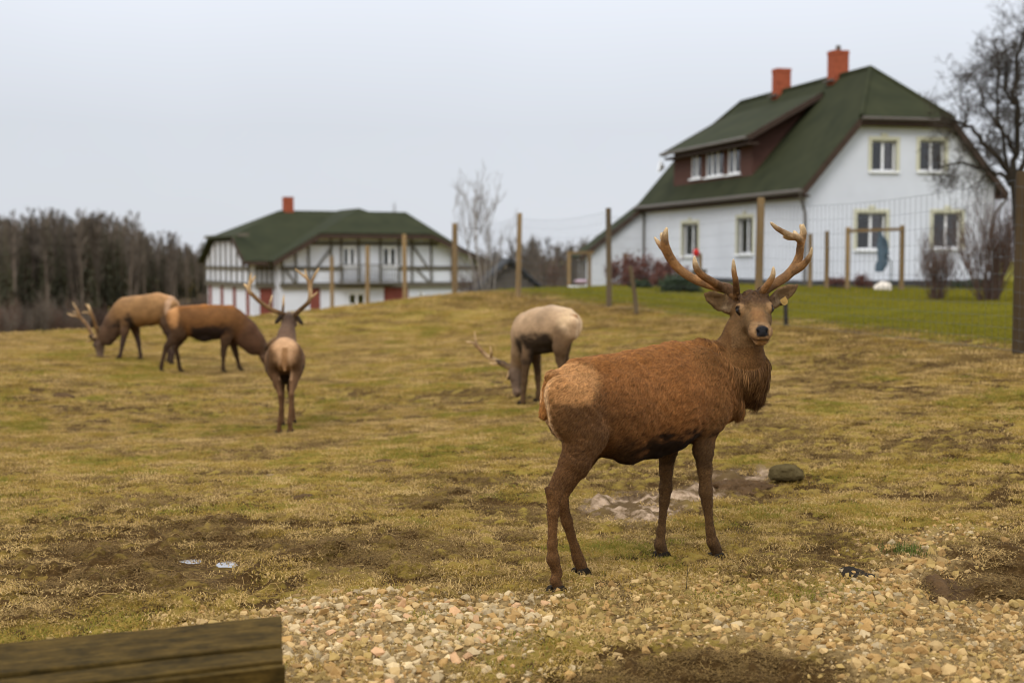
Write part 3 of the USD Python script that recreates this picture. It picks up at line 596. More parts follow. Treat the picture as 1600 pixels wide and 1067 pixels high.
# ---- the main stag, 7.6 m away, seen from its right, head turned to the camera
def main_stag():
    th = math.radians(40); c = COATS['main']
    c0 = at(985, 880, 7.62); fr = Frame(c0[0] + 0.02, c0[1], th)
    P = fr.P
    def R(px, py, v, r): return P(px, py, v=v), r * fr.px2m(P(px, py, v=v))
    def chain(lst, col, k, L=(0, 1, 0)):
        g = []
        for (x0, y0, v0, r0, w0), (x1, y1, v1, r1, w1) in zip(lst, lst[1:]):
            a, ra = R(x0, y0, v0, r0); b, rb = R(x1, y1, v1, r1)
            g.append(Seg(a, b, (w0 if w0 else ra * 0.8, ra), (w1 if w1 else rb * 0.8, rb), L, k, col))
        return g
    S = []
    S += chain([(899, 626, 0, 57, 0.165), (962, 636, 0, 74, 0.215), (1030, 625, 0, 78, 0.235), (1090, 611, 0, 70, 0.19)], c['body'], 0.05)
    S += chain([(1090, 611, 0, 66, 0.18), (1122, 618, 0, 45, 0.13)], c['shoulder'], 0.05)
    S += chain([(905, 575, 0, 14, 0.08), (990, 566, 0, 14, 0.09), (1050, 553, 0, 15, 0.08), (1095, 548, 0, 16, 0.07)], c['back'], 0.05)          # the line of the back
    for s in (-1, 1):
        S += chain([(876, 616, s * 0.075, 29, 0.064), (884, 660, s * 0.08, 26, 0.060)], c['rump'], 0.04)                                           # buttocks
        S += chain([(1098, 588, s * 0.115, 42, 0.07), (1108, 648, s * 0.12, 32, 0.07)], c['shoulder'], 0.05)                                         # shoulder blades
    # hind legs
    S += chain([(903, 640, -0.105, 46, 0.08), (917, 680, -0.115, 34, 0.068), (901, 715, -0.11, 25, 0.05), (871, 760, -0.10, 14, 0.032)], c['thigh'], 0.045)
    S += chain([(857, 766, -0.10, 6, 0.018), (866, 772, -0.10, 13, 0.029), (864, 802, -0.10, 9, 0.023), (863, 850, -0.10, 7.5, 0.019), (864, 873, -0.10, 9.5, 0.025), (871, 895, -0.10, 8, 0.024)], c['leg'], 0.02)
    S += chain([(900, 640, 0.10, 43, 0.075), (914, 690, 0.11, 33, 0.065), (902, 722, 0.10, 22, 0.046), (878, 772, 0.09, 12, 0.03)], c['thigh'], 0.045)
    S += chain([(868, 780, 0.08, 6, 0.018), (877, 786, 0.08, 11.5, 0.028), (886, 815, 0.08, 8.5, 0.022), (898, 855, 0.08, 7, 0.018), (902, 869, 0.08, 8.5, 0.024), (908, 884, 0.08, 7.5, 0.023)], c['leg'], 0.02)
    # front legs
    S += chain([(1104, 645, -0.12, 30, 0.055), (1099, 700, -0.11, 17, 0.040), (1101, 735, -0.11, 11.5, 0.030), (1103, 768, -0.11, 10.5, 0.030), (1105, 785, -0.11, 8, 0.023), (1110, 830, -0.11, 6.8, 0.018), (1113, 846, -0.11, 8.2, 0.023), (1119, 857, -0.11, 7.5, 0.024)], c['leg'], 0.025)
    S += chain([(1062, 645, 0.12, 28, 0.055), (1043, 703, 0.11, 15.5, 0.040), (1041, 735, 0.11, 10.5, 0.029), (1040, 763, 0.11, 10, 0.029), (1038, 782, 0.11, 7.6, 0.022), (1033, 830, 0.11, 6.2, 0.017), (1031, 850, 0.11, 7.8, 0.023), (1034, 865, 0.11, 7.2, 0.023)], c['leg'], 0.025)
    # neck and mane
    S += chain([(1108, 592, 0, 54, 0.15), (1148, 566, -0.05, 40, 0.135), (1160, 528, -0.085, 31, 0.10), (1168, 498, -0.10, 26, 0.085)], c['neck'], 0.04)
    S += chain([(1160, 540, -0.10, 30, 0.095), (1163, 574, -0.085, 36, 0.105), (1171, 598, -0.075, 23, 0.075), (1178, 618, -0.075, 8, 0.035)], c['mane'], 0.04)
    # belly hair and sheath
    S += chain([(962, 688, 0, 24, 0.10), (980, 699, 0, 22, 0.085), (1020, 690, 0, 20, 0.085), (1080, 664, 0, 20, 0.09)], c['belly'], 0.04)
    # tail
    t0, t1 = P(864, 590, v=-0.005), P(851, 648, v=-0.005)
    S += [Seg(t0, t1, (0.036, 0.040), (0.026, 0.024), (0, 1, 0), 0.018, c['tail'])]
    # head
    poll = P(1173, 478, v=-0.10); pw = fr.wor(poll); Yp = pw[1]
    nose = fr.loc(at(1190.5, 516, Yp - 0.345)); left = fr.R @ unit((1.0, 0.10, 0.075))
    hs, eyes, hf = head_segs(poll, nose, left, c, 1.04)
    hx, hy, hz, hq = hf[:4]
    S += hs
    cam_dir = fr.R @ unit(EYE - pw)
    e1b, e1t = fr.loc(at(1144, 481, Yp - 0.03)), fr.loc(at(1101, 460, Yp - 0.015)); e2b, e2t = fr.loc(at(1203, 475, Yp - 0.01)), fr.loc(at(1245, 446, Yp + 0.05))
    n1, n2 = unit(cam_dir + 0.25 * (fr.R @ np.array([-0.6, 0, -0.5]))), unit(cam_dir + 0.25 * (fr.R @ np.array([0.6, 0, -0.6])))
    S += ear_segs(e1b, e1t, n1, 0.100, c['ear'], c['ear_in'], 0.010) + ear_segs(e2b, e2t, n2, 0.088, c['ear'], c['ear_in'], 0.010)
    # curly crown
    rng = np.random.default_rng(4)
    for i in range(30):
        a, b = rng.uniform(-0.02, 0.12), rng.uniform(-0.075, 0.075); p = hq(a, b, 0.078 - 4.0 * b * b - 0.25 * max(a - 0.05, 0)); S.append(Seg(p, p + 0.012 * rng.normal(size=3), 0.015, 0.012, None, 0.010, (0.052, 0.026, 0.015)))
    hooves = []
    for (px, py, v, yaw) in ((872, 905, -0.10, 0.05), (910, 891, 0.08, 0.0), (1121, 863, -0.11, 0.05), (1036, 873, 0.11, -0.1)):
        hp = P(px, py, v=v); gz_ = fr.ground(hp); hooves.append((hp, yaw)); top_ = hp + [-0.02, 0, 0]; top_[2] = gz_ + 0.075; bot_ = hp.copy(); bot_[2] = gz_ + 0.038
        S.append(Seg(top_, bot_, (0.024, 0.028), (0.023, 0.027), (0, 1, 0), 0.02, (0.05, 0.03, 0.016)))
    def an(lst): return [(fr.loc(at(x, y, Yp + dy)), r * Yp / FPX) for x, y, r, dy in lst]
    A1 = [an([(1153, 474, 8.5, 0.0), (1146, 461, 8.6, 0.01), (1136, 451, 8, 0.03), (1120, 447.5, 7.2, 0.06), (1099, 442, 6.6, 0.10), (1078.5, 432.7, 6.4, 0.13), (1061.5, 420.5, 6.4, 0.15), (1050.5, 408, 6.6, 0.14), (1042, 392.4, 7.0, 0.12), (1038.5, 380, 6.2, 0.10), (1039.5, 366, 4.2, 0.08), (1042, 356, 1.4, 0.07)]),
          an([(1124, 447, 6.5, 0.03), (1112, 439.5, 5.6, -0.04), (1100.5, 432.7, 5.2, -0.09), (1091, 424, 4.6, -0.13), (1086.5, 413, 3.8, -0.15), (1084.8, 401, 1.4, -0.15)]),
          an([(1040, 391, 5.0, 0.12), (1034, 385, 4.2, 0.15), (1028.5, 379, 2.8, 0.17), (1022, 370, 1.1, 0.19)]), an([(1038, 380, 5, 0.11), (1034.5, 369, 3, 0.13), (1034.0, 364, 1.2, 0.14)]),
          an([(1150, 464, 5.5, -0.02), (1150.5, 452, 4.8, -0.06), (1149.5, 440, 4.2, -0.10), (1147, 425, 3.4, -0.13), (1146.2, 415, 2.4, -0.14), (1146, 405, 1.0, -0.14)])]
    A2 = [an([(1181, 472, 8.5, 0.0), (1189, 459, 8.4, 0.01), (1200, 449.6, 7.6, 0.04), (1218.5, 438.7, 7, 0.08), (1233, 427.7, 7, 0.12), (1244, 413, 6.8, 0.14), (1249, 398.5, 5.6, 0.14), (1251.4, 380, 5.4, 0.12), (1255, 365, 5, 0.10), (1254.5, 352, 2.0, 0.08)]),
          an([(1238, 424, 6.5, 0.12), (1249, 418.5, 5.6, 0.11), (1258, 410.5, 4.6, 0.09), (1265, 400, 3.2, 0.07), (1269, 386, 1.0, 0.05)]),
          an([(1252, 378, 5.0, 0.11), (1245, 371, 5.2, 0.07), (1236, 369, 4.8, 0.03), (1226, 364, 4.2, 0.0), (1213, 356, 3.2, -0.03), (1204, 347.5, 1.4, -0.05)]),
          an([(1240, 371.5, 3.4, 0.05), (1232, 372, 2.8, 0.04), (1224, 370.2, 1.6, 0.03)]), an([(1246, 369, 3.2, 0.07), (1240.5, 362, 1.8, 0.08)]), an([(1256, 366, 3, 0.1), (1251.5, 356, 1.8, 0.12), (1251, 351, 1.0, 0.12)]),
          an([(1186, 464, 6.0, -0.02), (1192, 455, 5.6, -0.06), (1199.5, 445, 4.8, -0.10), (1206.5, 433.5, 3.8, -0.13), (1208.4, 425, 2.6, -0.14), (1208.4, 417, 1.0, -0.14)])]
    rump_c = P(872, 597, v=0.0)
    z_mid = P(985, 650, v=0)[2]; f0 = P(925, 690, v=0)[0]; f1 = P(1105, 680, v=0)[0]
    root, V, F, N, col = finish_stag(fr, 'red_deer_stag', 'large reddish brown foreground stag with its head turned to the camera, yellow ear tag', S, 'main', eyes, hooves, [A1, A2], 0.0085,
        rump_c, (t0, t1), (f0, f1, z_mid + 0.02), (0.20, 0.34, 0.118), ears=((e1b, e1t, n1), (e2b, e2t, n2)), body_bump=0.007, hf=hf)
    # ear tag
    tg = MB(); pt = fr.loc(at(1224.5, 469.5, Yp - 0.012)); ex = unit(e2t - e2b); ez = unit(np.cross(n2, ex)); 
    m = trimesh.creation.extrude_polygon(Polygon([(-0.021, -0.017), (0.021, -0.017), (0.021, 0.012), (0.010, 0.024), (-0.010, 0.024), (-0.021, 0.012)]), 0.004, engine='earcut')
    T4 = np.eye(4); T4[:3, 0], T4[:3, 1], T4[:3, 2], T4[:3, 3] = ex, -ez if ez[2] > 0 else ez, n2, pt + n2 * 0.012
    m.apply_transform(T4); tg.tm(m)
    st = trimesh.creation.cylinder(0.008, 0.02); st.apply_transform(T4); tg.tm(st)
    tg.build('ear_tag', M['ear_tag'], root)
    # the coat: short hairs over the body, long ones in the mane
    rng = np.random.default_rng(12)
    tri = V[F]; area = np.linalg.norm(np.cross(tri[:, 1] - tri[:, 0], tri[:, 2] - tri[:, 0]), axis=1) / 2; cen = tri.mean(1)
    neck_a, neck_b = P(1120, 590, v=0), P(1165, 520, v=-0.09); nm = P(1168, 595, v=-0.08)
    cw = fr.wor(cen.T[:, 0]) * 0
    vis = ((EYE - (fr.o + cen @ fr.R)) * (np.cross(tri[:, 1] - tri[:, 0], tri[:, 2] - tri[:, 0]) @ fr.R)).sum(1) > -0.35 * area * 8
    dm = np.minimum(np.linalg.norm((cen - nm) / [0.20, 0.2, 0.20], axis=1), np.linalg.norm((cen - (neck_a + neck_b) / 2) / [0.2, 0.22, 0.26], axis=1))
    is_head = np.linalg.norm(cen - hq(0.22, 0, -0.05), axis=1) < 0.26
    w = area * vis * np.where(is_head & (dm > 0.0), 1.0, 1.0)
    NH = 120000; pick = rng.choice(len(F), NH, p=w / w.sum()); bc = rng.dirichlet((1, 1, 1), NH)
    p0 = (tri[pick] * bc[:, :, None]).sum(1); n0 = (N[F[pick]] * bc[:, :, None]).sum(1); n0 /= np.linalg.norm(n0, axis=1, keepdims=True); c0 = (col[F[pick]] * bc[:, :, None]).sum(1); is_ear = np.minimum(*[np.linalg.norm(p0 - (b_ + np.clip((p0 - b_) @ (t_ - b_) / ((t_ - b_) @ (t_ - b_)), 0, 1)[:, None] * (t_ - b_)), axis=1) for b_, t_ in ((e1b, e1t), (e2b, e2t))]) < 0.062
    hd = is_head[pick]; mane = sstep(1.25 - dm[pick], 0, 0.6) * ~hd; legm = (p0[:, 2] < 0.52)
    flow = np.tile([-0.75, 0.0, -0.55], (NH, 1)) + mane[:, None] * np.array([0.75, 0.0, -0.6]); flow[hd] = -hx + np.array([0, 0, -0.2])
    flow += (0.38 * (np.stack([meshkit.noise(p0 * 9, s) for s in (1, 2, 3)], 1) - 0.5) * 2 + 0.30 * (np.stack([meshkit.noise(p0 * 34, s) for s in (4, 5, 6)], 1) - 0.5) * 2) + rng.normal(size=(NH, 3)) * 0.18
    flow -= n0 * (flow * n0).sum(1, keepdims=True); flow /= np.linalg.norm(flow, axis=1, keepdims=True)
    ln = (0.014 + 0.009 * rng.random(NH)) * (1 + 3.2 * mane); ln[hd] = 0.006; ln[legm] = 0.006; ln[hd & (np.linalg.norm(p0 - hq(0.43, 0, -0.05), axis=1) < 0.06)] = 0.002; ln[np.min([np.linalg.norm(p0 - ec, axis=1) for ec, _ in eyes], 0) < 0.04] = 0.003
    ln[is_ear] = 0.005; belly = (c0.sum(1) < 0.06) & ~hd & ~is_ear; ln[belly] *= 1.7
    lift = np.where(hd | legm, 0.20, 0.20)[:, None] + 0.12 * rng.random((NH, 1))
    pts = np.stack([p0 - 0.002 * n0, p0 + ln[:, None] * (0.55 * flow + lift * 0.7 * n0), p0 + ln[:, None] * (1.0 * flow + lift * 0.6 * n0 + [0, 0, -0.12])], 1)
    wd = np.tile(np.array([0.0024, 0.0022, 0.0006]), (NH, 1)) * (1 + 0.5 * mane)[:, None]
    clump = meshkit.fbm(p0 * 42, 2, 33)[:, None]; cl2 = meshkit.fbm(p0 * 85, 2, 35)[:, None]; cc = c0 * (0.32 + 0.95 * rng.random((NH, 1)) ** 1.2 + 0.35 * np.clip(clump - 0.38, 0, 0.4) + 0.9 * np.clip(cl2 - 0.42, 0, 0.4)); light = rng.random(NH) < 0.30 * mane * np.clip(3 * (meshkit.fbm(p0 * 20, 2, 44) - 0.35), 0.1, 1); cc[light] = cc[light] * 1.3 + np.array([0.10, 0.055, 0.02])
    cv = UsdGeom.BasisCurves.Define(stage, str(root.GetPath()) + '/fur'); cv.CreateTypeAttr('linear'); cv.CreateCurveVertexCountsAttr(Vt.IntArray.FromNumpy(np.full(NH, 3, np.int32)))
    cv.CreatePointsAttr(Vt.Vec3fArray.FromNumpy(pts.reshape(-1, 3).astype(np.float32))); cv.CreateWidthsAttr(Vt.FloatArray.FromNumpy(wd.ravel().astype(np.float32))); cv.SetWidthsInterpolation('vertex')
    UsdGeom.PrimvarsAPI(cv).CreatePrimvar('coat', T.Color3fArray, 'vertex').Set(Vt.Vec3fArray.FromNumpy(np.repeat(cc, 3, 0).astype(np.float32)))
    UsdShade.MaterialBindingAPI.Apply(cv.GetPrim()).Bind(M['fur']); cv.GetPrim().SetCustomDataByKey('kind', 'stuff')
    return root
main_stag()

def far_stag(name_label, coat, x, y, theta, crop, spec, h=0.014, head=None, antlers=(), ears=None, rump=None, rump_r=(0.17, 0.2, 0.2), tail=None, belly=(-0.4, 0.35, 0.85), plane='v', S=1.0, left=None):
    """crop: (x0, y0, scale) of the enlarged view the numbers were read from"""
    fr = Frame(x, y, theta); c = COATS[coat]; cx, cy, cs = crop
    def P(u, w, k): return fr.P(cx + u / cs, cy + w / cs, **{plane: k})
    g = []
    def chain(lst, col, k=0.05):
        for (x0, y0, v0, r0, w0), (x1, y1, v1, r1, w1) in zip(lst, lst[1:]):
            a, b = P(x0, y0, v0), P(x1, y1, v1); ra, rb = r0 / cs * fr.px2m(a), r1 / cs * fr.px2m(b)
            g.append(Seg(a, b, (w0 or ra * 0.8, ra), (w1 or rb * 0.8, rb), (0, 1, 0), k, c[col]))
    hooves = []
    for col, k, lst in spec['chains']: chain(lst, col, k)
    for lst, yaw in spec['legs']:
        pts = [P(*q[:3]) for q in lst]; last = pts[-1]; last[2] = fr.ground(last) + 0.035
        for i in range(len(pts) - 1):
            ra, rb = lst[i][3] / cs * fr.px2m(pts[i]), lst[i + 1][3] / cs * fr.px2m(pts[i + 1])
            g.append(Seg(pts[i], pts[i + 1], (lst[i][4] or ra * 0.85, ra), (lst[i + 1][4] or rb * 0.85, rb), (0, 1, 0), 0.03 if i < 2 else 0.02, c['thigh'] if i < 1 else c['leg']))
        hooves.append((pts[-1] + [0.02 * math.cos(yaw), 0, 0], yaw))
    eyes = []; fr_head = None
    if head:
        hs, eyes, fr_head = head_segs(P(*head[0]), P(*head[1]), left if left is not None else (0, 1, 0), c, S)
        g += hs
        q = fr_head[3]; y = fr_head[1]
        for s in (-1, 1):
            b, t = q(-0.02, s * 0.075, 0.03), q(-0.11, s * 0.23, 0.05) if not ears else q(*[e * (s if i == 1 else 1) for i, e in enumerate(ears)])
            g += ear_segs(b, t, fr_head[2] + 0.3 * fr_head[0], 0.085, c['ear'], c['ear_in'], 0.016)
    A = [[[(P(u, w, k), r / cs * fr.px2m(P(u, w, k))) for u, w, k, r in ch] for ch in one] for one in antlers]
    t0, t1 = P(*tail[0]), P(*tail[1])
    g.append(Seg(t0, t1, (0.03, 0.03), (0.02, 0.018), (0, 1, 0), 0.025, c['tail']))
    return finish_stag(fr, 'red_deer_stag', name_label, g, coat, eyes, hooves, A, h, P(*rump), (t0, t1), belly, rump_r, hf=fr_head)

# dark stag grazing with its head to the right (its head goes behind the walking stag)
p = at(330, 582, 24.3)
far_stag('dark brown stag grazing to the right, orange rump, head hidden behind another stag', 'dark', p[0], p[1], math.radians(18), (240, 450, 7.115), dict(
    chains=[('body', 0.06, [(265, 330, 0, 118, 0.18), (440, 375, 0, 165, 0.23), (680, 375, 0, 168, 0.24), (855, 385, 0, 172, 0.19), (930, 410, 0, 120, 0.14)]),
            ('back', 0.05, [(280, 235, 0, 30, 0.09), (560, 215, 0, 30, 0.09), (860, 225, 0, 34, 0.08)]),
            ('neck', 0.06, [(900, 400, 0, 150, 0.15), (1020, 490, 0, 140, 0.14), (1120, 590, 0, 112, 0.125), (1215, 680, 0, 80, 0.09)]),
            ('mane', 0.05, [(1000, 560, 0, 100, 0.11), (1110, 665, 0, 85, 0.10)]),
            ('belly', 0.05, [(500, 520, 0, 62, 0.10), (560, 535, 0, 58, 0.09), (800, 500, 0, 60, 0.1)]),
            ('body', 0.04, [(200, 310, 0.07, 60, 0.08), (210, 390, 0.07, 55, 0.07)]), ('body', 0.04, [(200, 310, -0.07, 60, 0.08), (210, 390, -0.07, 55, 0.07)])],
    legs=[([(265, 400, -0.11, 105, 0.085), (275, 500, -0.12, 82, 0.07), (215, 570, -0.11, 58, 0.045), (140, 650, -0.11, 30, 0.03), (112, 760, -0.11, 21, 0.024), (85, 870, -0.11, 23, 0.026), (85, 935, -0.11, 21, 0.03)], 0.0),
          ([(285, 400, 0.11, 100, 0.085), (310, 510, 0.12, 78, 0.07), (280, 590, 0.11, 50, 0.045), (245, 660, 0.11, 28, 0.03), (272, 780, 0.11, 20, 0.024), (290, 890, 0.11, 22, 0.026), (300, 920, 0.11, 20, 0.03)], 0.0),
          ([(850, 440, -0.12, 90, 0.07), (800, 590, -0.12, 55, 0.05), (778, 690, -0.12, 32, 0.036), (776, 740, -0.12, 29, 0.034), (774, 800, -0.12, 20, 0.024), (772, 885, -0.12, 23, 0.028), (776, 910, -0.12, 21, 0.03)], 0.0),
          ([(870, 450, 0.12, 80, 0.07), (880, 590, 0.12, 52, 0.05), (905, 690, 0.12, 32, 0.036), (918, 740, 0.12, 28, 0.034), (935, 800, 0.12, 20, 0.024), (952, 870, 0.12, 22, 0.028), (968, 895, 0.12, 21, 0.03)], 0.0)]),
    head=((1235, 700, 0), (1330, 925, 0)), rump=(215, 320, 0), tail=((175, 270, 0), (172, 380, 0)), rump_r=(0.105, 0.3, 0.24), belly=(-0.4, 0.35, 0.95),
    antlers=[[[(1245, 690, 0.06, 22), (1300, 600, 0.2, 20), (1400, 540, 0.32, 18), (1500, 560, 0.36, 14), (1560, 640, 0.34, 4)], [(1400, 545, 0.3, 14), (1440, 480, 0.38, 4)]],
             [[(1245, 690, -0.06, 22), (1300, 620, -0.2, 20), (1400, 560, -0.32, 18), (1500, 580, -0.36, 14), (1560, 660, -0.34, 4)], [(1400, 565, -0.3, 14), (1440, 500, -0.38, 4)]]])

# tan stag grazing to the left, farthest left
p = at(192, 559, 25.6)
far_stag('tan brown stag grazing to the left, farthest left, antlers lowered over the grass', 'tan', p[0], p[1], math.radians(163), (90, 440, 7.62), dict(
    chains=[('body', 0.06, [(1330, 300, 0, 118, 0.17), (1180, 322, 0, 176, 0.23), (960, 355, 0, 172, 0.24), (810, 375, 0, 168, 0.19), (730, 420, 0, 120, 0.14)]),
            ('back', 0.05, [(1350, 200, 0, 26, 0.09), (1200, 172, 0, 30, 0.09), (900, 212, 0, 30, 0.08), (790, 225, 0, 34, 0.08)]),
            ('neck', 0.06, [(770, 400, 0, 150, 0.15), (680, 490, 0, 125, 0.135), (590, 610, 0, 100, 0.115), (525, 680, 0, 78, 0.09)]),
            ('mane', 0.05, [(700, 560, 0, 85, 0.10), (600, 690, 0, 75, 0.09)]),
            ('belly', 0.05, [(1150, 465, 0, 50, 0.09), (1120, 470, 0, 50, 0.09), (900, 490, 0, 52, 0.1)]),
            ('body', 0.04, [(1390, 290, 0.07, 56, 0.08), (1385, 370, 0.07, 52, 0.07)]), ('body', 0.04, [(1390, 290, -0.07, 56, 0.08), (1385, 370, -0.07, 52, 0.07)])],
    legs=[([(1320, 390, 0.11, 100, 0.085), (1300, 490, 0.12, 80, 0.07), (1330, 580, 0.11, 52, 0.045), (1365, 650, 0.11, 28, 0.03), (1372, 760, 0.11, 20, 0.024), (1372, 860, 0.11, 23, 0.026), (1360, 890, 0.11, 21, 0.03)], 0.0),
          ([(1320, 390, -0.11, 100, 0.085), (1280, 490, -0.12, 75, 0.07), (1300, 580, -0.11, 50, 0.045), (1320, 650, -0.11, 28, 0.03), (1330, 760, -0.11, 20, 0.024), (1330, 840, -0.11, 23, 0.026), (1320, 865, -0.11, 21, 0.03)], 0.0),
          ([(820, 440, 0.12, 90, 0.07), (800, 590, 0.12, 54, 0.05), (780, 700, 0.12, 34, 0.036), (772, 745, 0.12, 30, 0.034), (762, 800, 0.12, 22, 0.024), (745, 880, 0.12, 24, 0.028), (735, 905, 0.12, 21, 0.03)], 0.0),
          ([(870, 450, -0.12, 85, 0.07), (930, 580, -0.12, 50, 0.05), (955, 690, -0.12, 32, 0.036), (966, 735, -0.12, 28, 0.034), (976, 800, -0.12, 21, 0.024), (988, 870, -0.12, 23, 0.028), (985, 890, -0.12, 21, 0.03)], 0.0)]),
    head=((480, 690, 0), (487, 905, 0)), rump=(1365, 285, 0), tail=((1425, 250, 0), (1430, 370, 0)), rump_r=(0.075, 0.3, 0.2), belly=(-0.4, 0.35, 0.95),
    antlers=[[[(470, 680, 0.05, 22), (470, 590, 0.10, 21), (440, 480, 0.16, 20), (405, 390, 0.2, 19), (378, 320, 0.22, 16), (365, 270, 0.22, 5)], [(400, 390, 0.2, 15), (340, 365, 0.2, 10), (285, 370, 0.2, 4)], [(385, 330, 0.2, 14), (335, 265, 0.2, 5)], [(465, 650, 0.05, 14), (430, 660, 0.12, 10), (395, 690, 0.16, 4)]],
             [[(440, 685, -0.05, 22), (405, 620, -0.12, 21), (345, 510, -0.2, 20), (285, 440, -0.26, 19), (225, 410, -0.3, 15), (165, 400, -0.3, 10), (108, 372, -0.3, 4)], [(275, 430, -0.26, 15), (235, 340, -0.28, 13), (175, 240, -0.3, 4)], [(255, 400, -0.26, 12), (220, 370, -0.3, 9), (170, 360, -0.33, 4)], [(425, 690, -0.05, 14), (385, 705, -0.1, 10), (335, 722, -0.14, 4)]]])

# grey brown stag grazing behind the main stag, walking away to the left
p = at(850, 640, 17.2)
far_stag('pale grey brown stag grazing head down just behind the large foreground stag', 'grey', p[0], p[1], math.radians(128), (700, 440, 4.85), dict(
    chains=[('body', 0.06, [(905, 330, 0, 112, 0.18), (810, 345, 0, 148, 0.235), (700, 365, 0, 160, 0.25), (615, 385, 0, 150, 0.20), (570, 420, 0, 105, 0.14)]),
            ('back', 0.05, [(900, 225, 0, 24, 0.09), (780, 210, 0, 24, 0.09), (640, 245, 0, 26, 0.08)]),
            ('neck', 0.05, [(600, 420, 0, 110, 0.14), (560, 530, 0, 85, 0.12), (525, 640, 0, 62, 0.085)]),
            ('belly', 0.05, [(780, 500, 0, 40, 0.09), (650, 510, 0, 45, 0.1)]),
            ('body', 0.04, [(950, 320, 0.07, 50, 0.08), (945, 400, 0.07, 46, 0.07)]), ('body', 0.04, [(950, 320, -0.07, 50, 0.08), (945, 400, -0.07, 46, 0.07)])],
    legs=[([(880, 400, 0.11, 85, 0.085), (850, 500, 0.12, 70, 0.07), (850, 590, 0.11, 44, 0.045), (870, 690, 0.11, 26, 0.03), (868, 790, 0.11, 19, 0.024), (862, 920, 0.11, 21, 0.026), (860, 960, 0.11, 20, 0.03)], 0.0),
          ([(890, 400, -0.11, 85, 0.085), (870, 500, -0.12, 70, 0.07), (880, 590, -0.11, 44, 0.045), (905, 690, -0.11, 26, 0.03), (905, 790, -0.11, 19, 0.024), (900, 900, -0.11, 21, 0.026), (898, 930, -0.11, 20, 0.03)], 0.0),
          ([(625, 440, 0.12, 80, 0.07), (595, 590, 0.12, 50, 0.05), (582, 700, 0.12, 31, 0.036), (580, 750, 0.12, 28, 0.034), (576, 820, 0.12, 20, 0.024), (566, 905, 0.12, 23, 0.028), (560, 930, 0.12, 21, 0.03)], 0.0),
          ([(640, 440, -0.12, 80, 0.07), (665, 570, -0.12, 46, 0.05), (680, 680, -0.12, 30, 0.036), (682, 730, -0.12, 27, 0.034), (684, 790, -0.12, 20, 0.024), (684, 850, -0.12, 22, 0.028), (680, 872, -0.12, 21, 0.03)], 0.0)]),
    head=((505, 650, 0), (522, 870, 0.06)), rump=(950, 300, 0), tail=((965, 260, 0), (975, 390, 0)), rump_r=(0.17, 0.22, 0.22), belly=(-0.4, 0.35, 0.85), left=(0.3, 1, 0),
    antlers=[[[(490, 660, 0.05, 20), (440, 640, 0.1, 19), (370, 602, 0.15, 18), (295, 565, 0.2, 17), (235, 505, 0.22, 14), (190, 465, 0.22, 10), (135, 455, 0.22, 4)], [(240, 510, 0.22, 12), (212, 460, 0.22, 9), (200, 375, 0.22, 4)], [(320, 578, 0.18, 12), (330, 540, 0.24, 9), (318, 490, 0.27, 4)], [(400, 615, 0.13, 11), (350, 625, 0.2, 8), (310, 612, 0.24, 4)], [(470, 655, 0.05, 12), (460, 700, 0.1, 9), (440, 740, 0.12, 4)]],
             [[(520, 655, -0.05, 20), (560, 640, -0.12, 19), (600, 600, -0.22, 17), (640, 560, -0.3, 14), (650, 520, -0.34, 4)], [(620, 585, -0.25, 12), (660, 590, -0.33, 4)]]])

